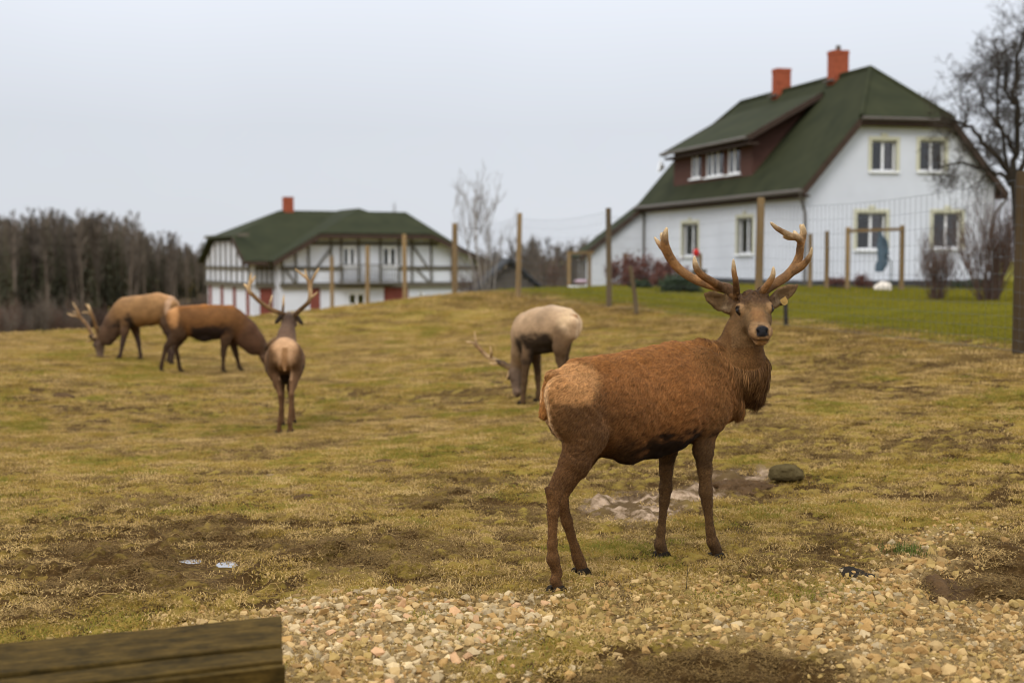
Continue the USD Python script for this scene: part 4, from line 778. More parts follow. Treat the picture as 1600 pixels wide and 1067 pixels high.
# stag walking away, seen from behind
p = at(445, 669, 16.75)
WK = (360, 410, 3.81)
far_stag('stag walking straight away, seen from behind, pale rump and wide raised antlers', 'walk', p[0], p[1], math.radians(92), WK, dict(
    chains=[('body', 0.06, [(325, 545, -0.42, 100, 0.185), (325, 585, -0.10, 118, 0.225), (323, 600, 0.2, 120, 0.225), (325, 570, 0.42, 112, 0.19), (328, 530, 0.56, 85, 0.14)]),
            ('neck', 0.06, [(326, 520, 0.52, 90, 0.13), (335, 440, 0.66, 66, 0.10), (345, 370, 0.76, 48, 0.075)]),
            ('mane', 0.03, [(348, 400, 0.68, 34, 0.05), (345, 335, 0.74, 30, 0.045)]),
            ('body', 0.04, [(275, 520, -0.50, 45, 0.09), (285, 580, -0.50, 38, 0.07)]), ('body', 0.04, [(375, 520, -0.50, 45, 0.09), (365, 580, -0.50, 38, 0.07)]),
            ('belly', 0.04, [(325, 690, -0.25, 26, 0.05), (325, 690, 0.0, 30, 0.08)])],
    legs=[([(262, 570, -0.42, 75, 0.085), (258, 640, -0.36, 62, 0.07), (278, 715, -0.44, 40, 0.045), (298, 790, -0.52, 21, 0.026), (300, 870, -0.50, 14, 0.021), (294, 945, -0.48, 16, 0.025), (288, 975, -0.46, 14, 0.03)], 0.0),
          ([(388, 570, -0.42, 75, 0.085), (390, 640, -0.36, 62, 0.07), (375, 715, -0.48, 40, 0.045), (362, 785, -0.62, 21, 0.026), (358, 870, -0.62, 15, 0.021), (352, 950, -0.62, 17, 0.025), (358, 985, -0.60, 15, 0.03)], 0.0),
          ([(280, 640, 0.45, 60, 0.06), (300, 740, 0.42, 30, 0.045), (305, 810, 0.42, 21, 0.034), (308, 880, 0.42, 15, 0.024), (306, 920, 0.42, 16, 0.028), (306, 940, 0.42, 15, 0.03)], 0.0),
          ([(370, 640, 0.5, 60, 0.06), (360, 740, 0.5, 30, 0.045), (362, 800, 0.52, 21, 0.034), (370, 870, 0.5, 15, 0.024), (372, 900, 0.5, 16, 0.028), (374, 915, 0.5, 15, 0.03)], 0.0)]),
    head=((350, 325, 0.80), (352, 400, 1.18)), rump=(325, 515, -0.55), tail=((325, 515, -0.585), (323, 640, -0.575)), rump_r=(0.3, 0.145, 0.20), belly=(-0.4, 0.35, 0.85), plane='f', ears=(-0.02, 0.17, -0.10),
    antlers=[[[(320, 310, 0.78, 14), (290, 298, 0.76, 13), (240, 278, 0.74, 12.5), (180, 238, 0.73, 12), (130, 190, 0.74, 12), (110, 165, 0.76, 11), (118, 110, 0.78, 9), (124, 62, 0.8, 3)], [(112, 160, 0.76, 9), (92, 140, 0.78, 7), (80, 128, 0.8, 3)], [(118, 130, 0.77, 8), (135, 105, 0.8, 6), (148, 80, 0.82, 3)], [(312, 300, 0.80, 9), (316, 240, 0.95, 7), (318, 190, 1.0, 3)], [(230, 272, 0.75, 9), (240, 230, 0.9, 7), (250, 190, 0.98, 3)]],
             [[(385, 318, 0.78, 14), (402, 295, 0.76, 13), (430, 270, 0.74, 12.5), (462, 240, 0.73, 12), (476, 195, 0.74, 12), (472, 150, 0.76, 12), (462, 105, 0.78, 9), (430, 75, 0.8, 7), (385, 40, 0.82, 3)], [(474, 150, 0.76, 11), (490, 100, 0.77, 8), (515, 55, 0.78, 6), (528, 32, 0.8, 3)], [(475, 215, 0.74, 9), (495, 200, 0.7, 7), (520, 175, 0.68, 3)], [(466, 120, 0.78, 8), (450, 75, 0.82, 6), (446, 40, 0.84, 3)]]])
# ------------------------------------------------------------------ the white house
class Local:
    """a building's own axes: u along its gable front, s into its depth, z up from its base"""
    def __init__(s, o, rz):
        s.o, s.rz = np.array(o, float), rz
        s.u, s.s = np.array([math.cos(rz), math.sin(rz), 0]), np.array([-math.sin(rz), math.cos(rz), 0])
    def wor(s, p): return s.o + p[0] * s.u + p[1] * s.s + np.array([0, 0, p[2]])
    def face(s, px, py, S):        # on the plane s = S: (u, z)
        w = on_plane(px, py, s.o + s.s * S, s.s) - s.o; return w @ s.u, w[2]
    def side(s, px, py, U):        # on the plane u = U: (s, z)
        w = on_plane(px, py, s.o + s.u * U, s.u) - s.o; return w @ s.s, w[2]

def M_face(S):      # polygon (u, z) -> plane s = S, thickness grows towards +s
    m = np.eye(4); m[:3, 0], m[:3, 1], m[:3, 2] = (1, 0, 0), (0, 0, 1), (0, 1, 0); m[1, 3] = S; return m
def M_side(U):      # polygon (s, z) -> plane u = U, thickness grows towards +u
    m = np.eye(4); m[:3, 0], m[:3, 1], m[:3, 2] = (0, 1, 0), (0, 0, 1), (1, 0, 0); m[0, 3] = U; return m

def window(parent, to3, x0, x1, z0, z1, mull=(0.5,), frame=M['white_frame'], fw=0.06, surround=None, curtain=None, sill=True, depth=0.14, keystone=False, transom=None):
    """to3(x, z, d): x along the wall, z up, d metres inside the wall's outer face. frame > pane, surround, sill, curtain"""
    def bx(mb, a0, a1, b0, b1, d0, d1):
        c = [np.array(to3(a, b, d)) for a in (a0, a1) for b in (b0, b1) for d in (d0, d1)]; return mb.box(np.min(c, 0), np.max(c, 0))
    mb = MB(); d0, d1 = depth, depth + 0.06
    bx(mb, x0, x0 + fw, z0, z1, d0, d1); bx(mb, x1 - fw, x1, z0, z1, d0, d1); bx(mb, x0 + fw, x1 - fw, z0, z0 + fw, d0, d1); bx(mb, x0 + fw, x1 - fw, z1 - fw, z1, d0, d1)
    for m in mull:
        xm = x0 + (x1 - x0) * m; bx(mb, xm - fw * 0.75, xm + fw * 0.75, z0 + fw, z1 - fw, d0 - 0.004, d1 + 0.002)
    w = mb.build('window', frame, parent)
    bx(mb := MB(), x0 + fw * 0.5, x1 - fw * 0.5, z0 + fw * 0.5, z1 - fw * 0.5, d0 + 0.025, d0 + 0.035).build('pane', M['pane'], w)
    if surround:
        mb = MB(); q = 0.13
        bx(mb, x0 - q, x0, z0, z1, -0.035, depth + 0.02); bx(mb, x1, x1 + q, z0, z1, -0.035, depth + 0.02); bx(mb, x0 - q, x1 + q, z1, z1 + q, -0.038, depth + 0.02)
        if keystone:
            xm = (x0 + x1) / 2; bx(mb, xm - 0.13, xm + 0.13, z1 + q, z1 + q + 0.13, -0.05, 0.002)
        mb.build('surround', surround, w)
    if sill:
        mb = MB(); bx(mb, x0 - 0.12, x1 + 0.12, z0 - 0.07, z0, -0.09, depth + 0.03); mb.build('sill', frame if not surround else M['white_frame'], w)
    if curtain:
        for a, b in curtain:
            mb = MB(); n = 12; xs = np.linspace(x0 + (x1 - x0) * a, x0 + (x1 - x0) * b, n)
            for i in range(n - 1): bx(mb, xs[i], xs[i + 1], z0 + 0.05, z1 - 0.04, depth + 0.15 + 0.025 * (i % 2), depth + 0.17 + 0.025 * (i % 2))
            mb.build('curtain', M['curtain'], w)
    return w

HZ = 0.60
c = at(1250, 404, 52.0)
H = Local((c[0], 52.0, HZ), math.radians(14.04))
white_house = thing('white_house', 'large white house with green half-hipped roof, two brick chimneys and a long dormer', 'house', H.o, H.rz)
EZ, SL, W = 3.60, 1.155, 8.4               # eave height, roof slope, width over the eaves
LEN = 18.3
def rz_(u): return EZ + SL * min(u, W - u)
HU = 2.31                                   # where the half hip starts
HIPD = 2.95                                   # depth of the half hip
wu0, wu1, ws0, ws1 = 0.32, W - 0.32, 0.22, LEN - 0.3
# gable front
gw = [('u', 1362, 1400, 219, 268, ((1.0,),)), ('u', 1437, 1476, 219, 268, None), ('l', 1339, 1384, 332, 390, None), ('l', 1458, 1501, 332, 388, None)]
outline = Polygon([(wu0, -0.6), (wu1, -0.6), (wu1, rz_(wu1) - 0.16), (W - HU - 0.05, rz_(HU) - 0.18), (HU + 0.05, rz_(HU) - 0.18), (wu0, rz_(wu0) - 0.16)])
specs, holes = [], []
for _, a, b, t, bt, _x in gw:
    u0, z1 = H.face(a, t, ws0); u1, z0 = H.face(b, bt, ws0); specs.append((u0, u1, z0, z1)); holes.append(sbox(u0, z0, u1, z1))
mb = MB(); mb.wall(outline.difference(shapely.union_all(holes)), 0.30, M_face(ws0)); mb.build('gable_wall', M['white_wall'], white_house)
for i, (u0, u1, z0, z1) in enumerate(specs):
    window(white_house, lambda x, z, d: (x, ws0 + d, z), u0, u1, z0, z1, (0.52,), surround=M['surround'], keystone=i >= 2 or i == 0, curtain=[(0.55, 0.98)] if i == 2 else ([(0.7, 1.0)] if i == 0 else None))
# long side
specs, holes = [], []
for a, b, t, bt in ((1066, 1091, 349, 400), (1152, 1176, 340, 397)):
    s1, z1 = H.side(a, (t + bt) / 2, wu0); s0, _ = H.side(b, 370, wu0); zt = H.side((a + b) / 2, t, wu0)[1]; zb = H.side((a + b) / 2, bt, wu0)[1]
    specs.append((s0, s1, zb, zt)); holes.append(sbox(s0, zb, s1, zt))
mb = MB(); mb.wall(sbox(ws0 + 0.302, -0.6, ws1, rz_(wu0) - 0.165).difference(shapely.union_all(holes)), 0.30, M_side(wu0)); mb.build('side_wall', M['white_wall'], white_house)
for s0, s1, z0, z1 in specs:
    window(white_house, lambda x, z, d: (wu0 + d, x, z), s0, s1, z0, z1, (0.5,), surround=M['surround'], keystone=True, curtain=[(0.45, 1.0)])
MB().box((wu1 - 0.3, ws0 + 0.302, -0.6), (wu1, ws1, rz_(wu1) - 0.165)).build('side_wall', M['white_wall'], white_house)
mb = MB(); mb.wall(outline, 0.30, M_face(ws1 + 0.002)); mb.build('gable_wall', M['white_wall'], white_house)
MB().box((wu0 + 0.305, ws0 + 0.305, 2.72), (wu1 - 0.305, ws1 - 0.01, 2.95)).build('upper_floor', M['dark_room'], white_house)
MB().box((wu0 - 0.035, ws0 - 0.035, -0.62), (wu1 + 0.035, ws1 + 0.2, 0.24)).build('plinth', M['plinth'], white_house)
# roof
g0, g1 = -0.16, LEN
def rp(u, s, dz=0): return (u, s, rz_(u) + dz)
front = [rp(0, g0), rp(0, g1), rp(HU, g1), rp(W / 2, g1 - HIPD), rp(W / 2, g0 + HIPD), rp(HU, g0)]
back = [rp(W, g0), rp(W, g1), rp(W - HU, g1), rp(W / 2, g1 - HIPD), rp(W / 2, g0 + HIPD), rp(W - HU, g0)]
mb = MB(); mb.slab(front, 0.14); mb.slab(back, 0.14); mb.slab([rp(HU, g0), rp(W - HU, g0), rp(W / 2, g0 + HIPD)], 0.14); mb.slab([rp(HU, g1), rp(W - HU, g1), rp(W / 2, g1 - HIPD)], 0.14)
roof = mb.build('roof', M['roof'], white_house)
mb = MB()
for a, b in ((rp(W / 2, g0 + HIPD), rp(W / 2, g1 - HIPD)), (rp(HU, g0), rp(W / 2, g0 + HIPD)), (rp(W - HU, g0), rp(W / 2, g0 + HIPD)), (rp(HU, g1), rp(W / 2, g1 - HIPD)), (rp(W - HU, g1), rp(W / 2, g1 - HIPD))):
    mb.tube([np.array(a) + (0, 0, -0.02), np.array(b) + (0, 0, -0.02)], 0.10, 8)
mb.build('ridge_tile', M['roof'], roof)
mb = MB(); dz = -0.17
for a, b in ((rp(0, g0, dz), rp(HU, g0, dz)), (rp(HU, g0, dz), rp(W - HU, g0, dz)), (rp(W - HU, g0, dz), rp(W, g0, dz)), (rp(0, g1, dz), rp(HU, g1, dz))):
    mb.bar(np.array(a) + (0, 0.02, -0.02), np.array(b) + (0, 0.02, -0.02), 0.05, 0.24, (0, 1, 0) if False else (0, 0, 1))
mb.bar(rp(0.02, g0, -0.2), rp(0.02, g1, -0.2), 0.05, 0.2); mb.bar(rp(W - 0.02, g0, -0.2), rp(W - 0.02, g1, -0.2), 0.05, 0.2)
mb.box((0.05, g0 + 0.05, EZ - 0.32), (wu0 - 0.002, g1 - 0.05, EZ - 0.24)); mb.box((wu1 + 0.002, g0 + 0.05, EZ - 0.32), (W - 0.05, g1 - 0.05, EZ - 0.24))
mb.box((HU + 0.1, g0 + 0.05, rz_(HU) - 0.34), (W - HU - 0.1, ws0 - 0.002, rz_(HU) - 0.26))
mb.build('fascia', M['brown_trim'], roof)
mb = MB()
mb.tube([(-0.08, g0 - 0.05, EZ - 0.10), (-0.08, g1, EZ - 0.10)], 0.085, 10); mb.build('gutter', M['gutter'], white_house)
MB().tube([(HU, g0 - 0.08, rz_(HU) - 0.10), (W - HU, g0 - 0.08, rz_(HU) - 0.10)], 0.07, 10).build('gutter', M['gutter'], white_house)
MB().tube(catmull([(-0.08, g0 + 0.1, EZ - 0.16), (0.0, g0 + 0.12, EZ - 0.35), (wu0 - 0.09, ws0 - 0.02, EZ - 0.75), (wu0 - 0.06, ws0 - 0.06, EZ - 1.1), (wu0 - 0.06, ws0 - 0.06, 0.1)], 4), 0.055, 8).build('downpipe', M['gutter'], white_house)
MB().tube(catmull([(W + 0.05, g0 + 0.1, EZ - 0.16), (W, g0 + 0.12, EZ - 0.35), (wu1 + 0.02, ws0 - 0.09, EZ - 0.8), (wu1 - 0.05, ws0 - 0.07, EZ - 1.1), (wu1 - 0.05, ws0 - 0.07, 0.1)], 4), 0.055, 8).build('downpipe', M['gutter'], white_house)
MB().tube([(wu0 - 0.07, ws1 - 0.1, EZ - 0.3), (wu0 - 0.07, ws1 - 0.1, 0.1)], 0.055, 8).build('downpipe', M['gutter'], white_house)
# dormer
du, ds0, ds1 = 0.70, 6.0, 15.0
DE, DS = 5.95, 0.56                              # dormer eave height, slope
dtop = lambda u: DE + DS * (u - 0.2)
dorm = thing  # (kept simple: the dormer is part of the house)
specs, holes = [], []
for a, b, t, bt in ((1080, 1095, 238, 279), (1103, 1130, 232, 276), (1137, 1156, 226, 272)):
    s1 = H.side(a, 250, du)[0]; s0 = H.side(b, 250, du)[0]; zt = H.side((a + b) / 2, t, du)[1]; zb = H.side((a + b) / 2, bt, du)[1]
    specs.append((s0, s1, zb, zt)); holes.append(sbox(s0, zb, s1, zt))
mb = MB(); mb.wall(sbox(ds0, rz_(du) - 0.1, ds1, dtop(du) - 0.14).difference(shapely.union_all(holes)), 0.2, M_side(du))
for S in (ds0, ds1 - 0.2):
    mb.wall(Polygon([(du + 0.202, rz_(du + 0.2) - 0.1), (3.2, rz_(3.2) - 0.3), (3.0, dtop(3.0) - 0.15), (du + 0.202, dtop(du + 0.2) - 0.15)]), 0.2, M_face(S))
dormer = mb.build('dormer', M['dormer'], white_house)
for n, (s0, s1, z0, z1) in enumerate(specs):
    window(dormer, lambda x, z, d: (du + d, x, z), s0, s1, z0, z1, (0.34, 0.67) if n == 1 else (0.5,), fw=0.07, depth=0.03, curtain=None)
for n, (s0, s1, z0, z1) in enumerate(specs):
    mb = MB(); mb.box((du + 0.14, s0 + 0.05, z0 + 0.05), (du + 0.16, s1 - 0.05, z1 - 0.05)); mb.build('net_curtain', M['curtain'], white_house)
dr = MB().slab([(0.2, 5.35, dtop(0.2)), (0.2, 15.1, dtop(0.2)), (3.5, 15.1, dtop(3.5)), (3.5, 5.35, dtop(3.5))], 0.12).build('dormer_roof', M['roof'], white_house)
mb = MB(); mb.bar((0.2, 5.3, dtop(0.2) - 0.1), (3.42, 5.3, dtop(3.42) - 0.1), 0.06, 0.22); mb.bar((0.2, 15.15, dtop(0.2) - 0.1), (3.42, 15.15, dtop(3.42) - 0.1), 0.06, 0.22)
mb.box((0.24, 5.35, dtop(0.2) - 0.34), (du - 0.002, 15.05, dtop(0.2) - 0.24)); mb.build('dormer_fascia', M['brown_trim'], white_house)
MB().tube([(0.12, 5.3, dtop(0.2) - 0.08), (0.12, 15.2, dtop(0.2) - 0.08)], 0.08, 10).build('gutter', M['gutter'], white_house)
# chimneys
for s, wd, top in ((5.5, 0.58, 9.45), (10.9, 0.54, 9.42)):
    mb = MB(); mb.box((W / 2 - 0.33, s - wd / 2, 7.6), (W / 2 + 0.33, s + wd / 2, top - 0.16)); ch = mb.build('chimney', M['chimney'], white_house)
    MB().box((W / 2 - 0.345, s - wd / 2 - 0.015, top - 0.158), (W / 2 + 0.345, s + wd / 2 + 0.015, top)).build('chimney_cap', M['chimney'], ch)
    if s < 8: MB().tube([(W / 2, s, top), (W / 2, s, top + 0.22)], 0.10, 10).build('chimney_pot', M['gutter'], ch)
    MB().box((W / 2 - 0.5, s - wd / 2 - 0.08, 8.2), (W / 2 - 0.332, s + wd / 2 + 0.08, 8.28)).build('flashing', M['gutter'], ch)
# lean-to at the far end, its white wall facing us under a roof that slides down to the left
aw, at_ = -2.75, 17.9
mb = MB(); mb.wall(Polygon([(aw, -0.6), (wu0 - 0.002, -0.6), (wu0 - 0.002, 3.42), (aw, 1.18)]), 0.3, M_face(at_)); mb.box((aw, at_ + 0.302, -0.6), (aw + 0.3, 19.0, 1.12)); mb.build('lean_to_wall', M['white_wall'], white_house)
mb = MB(); mb.slab([(aw - 0.3, at_ - 0.15, 1.15), (aw - 0.3, 19.2, 1.15), (0.35, 19.2, 3.72), (0.35, at_ - 0.15, 3.72)], 0.14); mb.build('lean_to_roof', M['roof'], white_house)
MB().bar((aw - 0.3, at_ - 0.17, 1.02), (0.3, at_ - 0.17, 3.55), 0.05, 0.24).build('lean_to_fascia', M['brown_trim'], white_house)
# a skylight in the far part of the roof, an aerial dish by the dormer
MB().tube([(0.1, 15.35, 5.35), (0.35, 15.3, 5.30)], [0.32, 0.05], 14).build('satellite_dish', M['white_frame'], white_house)

# ------------------------------------------------------------------ the half-timbered house
F2 = math.radians(24)
q = at(437, 404, 80.0)
K = Local((q[0], 80.0, -1.75), F2)
tim = thing('half_timbered_house', 'long half-timbered house with green roof and one red chimney beyond the pasture', 'house', K.o, K.rz)
GU = K.face(746, 404, 0)[0]                 # width of the big front gable
eh = K.face(440, 399, 0)[1]; hh = K.face(494, 364, 0)[1]; hu0, hu1 = K.face(494, 364, 0)[0], K.face(669, 364, 0)[0]
floor1 = K.face(600, 445, 0)[1]; band = K.face(600, 419, 0)[1]
zr = at(559, 328, 86.0)[2] - K.o[2]         # ridge height
beams = []
def beam(a, b, w=0.22, parent=tim):
    MB().bar(a, b, 0.09, w, (0, 0, 1) if abs(a[2] - b[2]) < 0.01 else (0, 1, 0)).build('timber', M['timber'], parent)
def fz(px, py): u, z = K.face(px, py, 0); return (u, -0.03, z)
# front gable wall with openings
ops = [(536, 556, 386, 416), (598, 620, 386, 416), (545, 572, 458, 477), (655, 663, 456, 467)]
holes, specs = [], []
for a, b, t, bt in ops:
    u0, z1 = K.face(a, t, 0); u1, z0 = K.face(b, bt, 0); specs.append((u0, u1, z0, z1)); holes.append(sbox(u0, z0, u1, z1))
top = Polygon([(0, floor1), (GU, floor1), (GU, eh - 0.25), (hu1, hh - 0.15), (hu0, hh - 0.15), (0, eh - 0.25)])
MB().wall(top.difference(shapely.union_all(holes)), 0.3, M_face(0.0)).build('upper_wall', M['white_wall'], tim)
MB().wall(sbox(0.1, -1.2, GU - 0.1, floor1 - 0.002).difference(shapely.union_all(holes)), 0.3, M_face(0.12)).build('lower_wall', M['white_wall'], tim)
for i, (u0, u1, z0, z1) in enumerate(specs):
    window(tim, lambda x, z, d: (x, d, z), u0, u1, z0, z1, (0.5,) if i != 3 else (), surround=None, depth=0.05 if i < 2 else 0.16, sill=i < 2, fw=0.09)
beam(fz(437, 445)[:1] + (-0.05, floor1), (GU, -0.05, floor1), 0.30)
beam((0, -0.03, band), (K.face(537, 419, 0)[0], -0.03, band)); beam((K.face(620, 419, 0)[0], -0.03, band), (GU, -0.03, band))
beam((hu0 - 0.3, -0.03, K.face(580, 381, 0)[1]), (hu1 + 0.6, -0.03, K.face(580, 381, 0)[1]), 0.18)
def rooftop(u):
    if u < hu0: return eh + (hh - eh) * u / hu0
    if u > hu1: return hh - (hh - eh) * (u - hu1) / (GU - hu1)
    return hh
for px in (441, 462, 482, 517, 533, 560, 594, 623, 643, 673, 706, 741):
    u = K.face(px, 420, 0)[0]; u = min(max(u, 0.12), GU - 0.12); beam((u, -0.036, floor1 + 0.16), (u, -0.036, rooftop(u) - 0.3), 0.20)
for p0, p1 in (((519, 385), (494, 418)), ((494, 420), (484, 443)), ((645, 385), (668, 418)), ((650, 420), (672, 443)), ((445, 420), (460, 442))):
    a, b = fz(*p0), fz(*p1); beam((a[0], -0.024, a[2]), (b[0], -0.024, b[2]), 0.17)
for px0, px1 in ((484, 500), (600, 638)):
    u0, u1 = K.face(px0, 450, 0.1)[0], K.face(px1, 450, 0.1)[0]; MB().box((u0, 0.09, -1.0), (u1, 0.118, floor1 - 0.16)).build('red_panel', M['red_panel'], tim)
# balcony rail in front of the upper windows
u0, u1 = K.face(528, 430, -0.5)[0], K.face(618, 430, -0.5)[0]; rail = MB()
zb = floor1 + 0.15
for z in (zb + 0.1, zb + 1.0): rail.bar((u0, -0.55, z), (u1, -0.55, z), 0.05, 0.06)
for u in np.linspace(u0, u1, 24): rail.bar((u, -0.55, zb + 0.13), (u, -0.55, zb + 0.97), 0.03, 0.03, (0, 1, 0))
rail.box((u0, -0.6, zb - 0.12), (u1, -0.06, zb)); rail.build('balcony', M['timber'], tim)
# main wing running left-right behind the front gable
LW = 9.0
xl = K.face(405, 400, 0.0)[0]
SB = 0.9                                     # the main wing's front wall stands back
el = K.face(398, 404, SB)[0]; LW = K.side(329, 404, el)[0] - SB
elz = eh - 0.1
MB().box((el, SB, floor1), (0.0, SB + 0.3, eh - 0.45)).build('upper_wall', M['white_wall'], tim)
MB().box((el + 0.1, SB + 0.12, -1.2), (-0.002, SB + 0.42, floor1 - 0.002)).build('lower_wall', M['white_wall'], tim)
sr = SB + LW / 2; ov = 0.55; ez = eh - 0.32; zmid = ez + (zr - ez) * (2.4 + ov) / (LW / 2 + ov) - 0.05
endp = Polygon([(SB, floor1), (SB + LW, floor1), (SB + LW, eh - 0.3), (SB + LW - 2.5, zmid - 0.2), (SB + 2.5, zmid - 0.2), (SB, eh - 0.3)])
MB().wall(endp, 0.3, M_side(el - 0.302)).build('end_wall', M['white_wall'], tim)
MB().box((el - 0.2, SB + 0.1, -1.2), (el + 0.1, SB + LW - 0.1, floor1 - 0.002)).build('end_wall', M['white_wall'], tim)
for s in np.linspace(SB + 0.1, SB + LW - 0.1, 9):
    zt = eh + (zmid - eh) * min(1, min(s - SB, SB + LW - s) / 2.6) - 0.25
    MB().bar((el - 0.34, s, floor1 + 0.16), (el - 0.34, s, zt), 0.20, 0.09, (1, 0, 0)).build('timber', M['timber'], tim)
for z, hgt in ((floor1, 0.3), (band, 0.2), (hh - 0.1, 0.18)):
    MB().bar((el - 0.35, SB - 0.05, z), (el - 0.35, SB + LW, z), 0.09, hgt).build('timber', M['timber'], tim)
for s in np.linspace(SB + 0.5, SB + LW - 1.2, 4):
    MB().box((el - 0.24, s, -1.0), (el - 0.202, s + 0.7, floor1 - 0.16)).build('red_panel', M['red_panel'], tim)
beam((el, SB - 0.04, floor1), (-0.1, SB - 0.04, floor1), 0.3); beam((el, SB - 0.03, band), (-0.1, SB - 0.03, band))
for u in np.linspace(el + 0.1, -0.25, 4): beam((u, SB - 0.036, floor1 + 0.16), (u, SB - 0.036, eh - 0.1), 0.2)
MB().box((el + 0.3, SB + 0.08, -1.0), (-0.15, SB + 0.118, floor1 - 0.16)).build('red_panel', M['red_panel'], tim)
MB().box((0.0, 0.425, -1.2), (0.3, SB + 0.5, eh - 0.45)).build('side_wall', M['white_wall'], tim)
MB().box((GU - 0.3, 0.425, -1.2), (GU, SB + LW, eh - 0.1)).build('side_wall', M['white_wall'], tim)
MB().box((el, SB + LW - 0.3, -1.2), (GU - 0.302, SB + LW, eh - 0.1)).build('rear_wall', M['white_wall'], tim)
# roofs
sr = SB + LW / 2                             # ridge of the main wing
ru0 = K.face(437, 330, sr)[0]; ru1 = K.face(634, 330, sr)[0]; ov = 0.55
ez = eh - 0.32
mb = MB()
mb.slab([(el - 0.7, SB - ov, ez), (GU + ov, SB - ov, ez), (ru1, sr, zr), (ru0, sr, zr), (el - 0.7, SB + 2.4, zmid + 0.05)], 0.16)
mb.slab([(el - 0.7, SB + LW + ov, ez), (GU + ov, SB + LW + ov, ez), (ru1, sr, zr), (ru0, sr, zr), (el - 0.7, SB + LW - 2.4, zmid + 0.05)], 0.16)
mb.slab([(el - 0.7, SB + 2.4, zmid + 0.05), (el - 0.7, SB + LW - 2.4, zmid + 0.05), (ru0, sr, zr)], 0.16)
mb.slab([(GU + ov, SB - ov, ez), (GU + ov, SB + LW + ov, ez), (ru1, sr, zr)], 0.16)
main_roof = mb.build('main_roof', M['roof'], tim)
mu = (hu0 + hu1) / 2; mb = MB()
mb.slab([(-ov, -0.7, eh - 0.3), (-ov, SB + 1.5, eh - 0.3), (mu, sr, zr + 0.05), (mu, 2.6, zr + 0.05), (hu0, -0.7, hh)], 0.16)
mb.slab([(GU + ov, -0.7, eh - 0.3), (GU + ov, SB + 1.5, eh - 0.3), (mu, sr, zr + 0.05), (mu, 2.6, zr + 0.05), (hu1, -0.7, hh)], 0.16)
mb.slab([(hu0, -0.7, hh), (hu1, -0.7, hh), (mu, 2.6, zr + 0.05)], 0.16)
mb.build('front_roof', M['roof'], tim)
mb = MB()
for a, b in (((-ov, -0.72, eh - 0.5), (hu0, -0.72, hh - 0.2)), ((hu0, -0.72, hh - 0.2), (hu1, -0.72, hh - 0.2)), ((hu1, -0.72, hh - 0.2), (GU + ov, -0.72, eh - 0.5))): mb.bar(a, b, 0.06, 0.26)
mb.bar((el - 0.72, SB - ov, ez - 0.2), (el - 0.72, SB + 2.4, zmid - 0.12), 0.06, 0.26); mb.bar((el - 0.7, SB - ov, ez - 0.12), (-ov, SB - ov, ez - 0.12), 0.08, 0.2)
mb.build('fascia', M['brown_trim'], tim)
cu, cs_ = K.face(452, 318, sr - 0.3)[0], sr
ct = K.face(452, 308, sr)[1]
ch = MB().box((cu - 0.28, cs_ - 0.28, zr - 0.8), (cu + 0.28, cs_ + 0.28, ct - 0.1)).build('chimney', M['chimney'], tim)
MB().box((cu - 0.29, cs_ - 0.29, ct - 0.098), (cu + 0.29, cs_ + 0.29, ct)).build('chimney_cap', M['chimney'], ch)

# ------------------------------------------------------------------ shed and open wooden porch between the houses
p = at(797, 404, 62.0); sz = float(G0(p[0], p[1])) - 0.1
pz = at(797, 403, 62.0)[2] - sz; hw = 1.35; ez2 = at(797, 446, 62.0)[2] - sz
shed = thing('shed', 'small dark shed with a steep grey gable roof behind the fence', 'shed', (p[0], p[1], sz), 0.1)
n = 11
for i in range(n):
    u0, u1 = -hw + i * 2 * hw / n, -hw + (i + 1) * 2 * hw / n - 0.012
    um = min(abs(u0), abs(u1)) if u0 * u1 > 0 else 0; zt = pz - (pz - ez2) * max(abs(u0), abs(u1)) / hw - 0.12
    MB().box((u0, 0, 0), (u1, 0.05, max(zt, 0.3))).build('board', M['shed_wood'], shed)
MB().box((-hw, 0.052, 0), (hw, 3.0, ez2 - 0.1)).build('body', M['shed_wood'], shed)
mb = MB(); mb.slab([(-hw - 0.35, -0.3, ez2 - 0.28), (-hw - 0.35, 3.3, ez2 - 0.28), (0, 3.3, pz), (0, -0.3, pz)], 0.10); mb.slab([(hw + 0.35, -0.3, ez2 - 0.28), (hw + 0.35, 3.3, ez2 - 0.28), (0, 3.3, pz), (0, -0.3, pz)], 0.10)
mb.build('roof', M['shed_roof'], shed)

p = at(905, 404, 60.0); gz = float(G0(p[0], p[1]))
por = thing('garden_pergola', 'brown timber frame with grey board wall, left of the white lean-to', 'pergola', (p[0], p[1], gz), 0.0)
tz = at(905, 397, 60)[2] - gz; lx = at(889, 404, 60)[0] - p[0]; rx = at(921, 404, 60)[0] - p[0]
for x in (lx, rx): MB().bar((x, 0, -0.1), (x, 0, tz), 0.14, 0.14, (0, 1, 0)).build('post', M['post'], por)
MB().bar((lx - 0.1, 0, tz + 0.06), (rx + 0.2, 0, tz + 0.06), 0.14, 0.12).build('beam', M['post'], por)
for i in range(6):
    a = lx + 0.1 + i * (rx - lx - 0.2) / 6; MB().box((a, 0.4, 0), (a + (rx - lx - 0.2) / 6 - 0.012, 0.44, tz - 0.25)).build('board', M['shed_wood'], por)

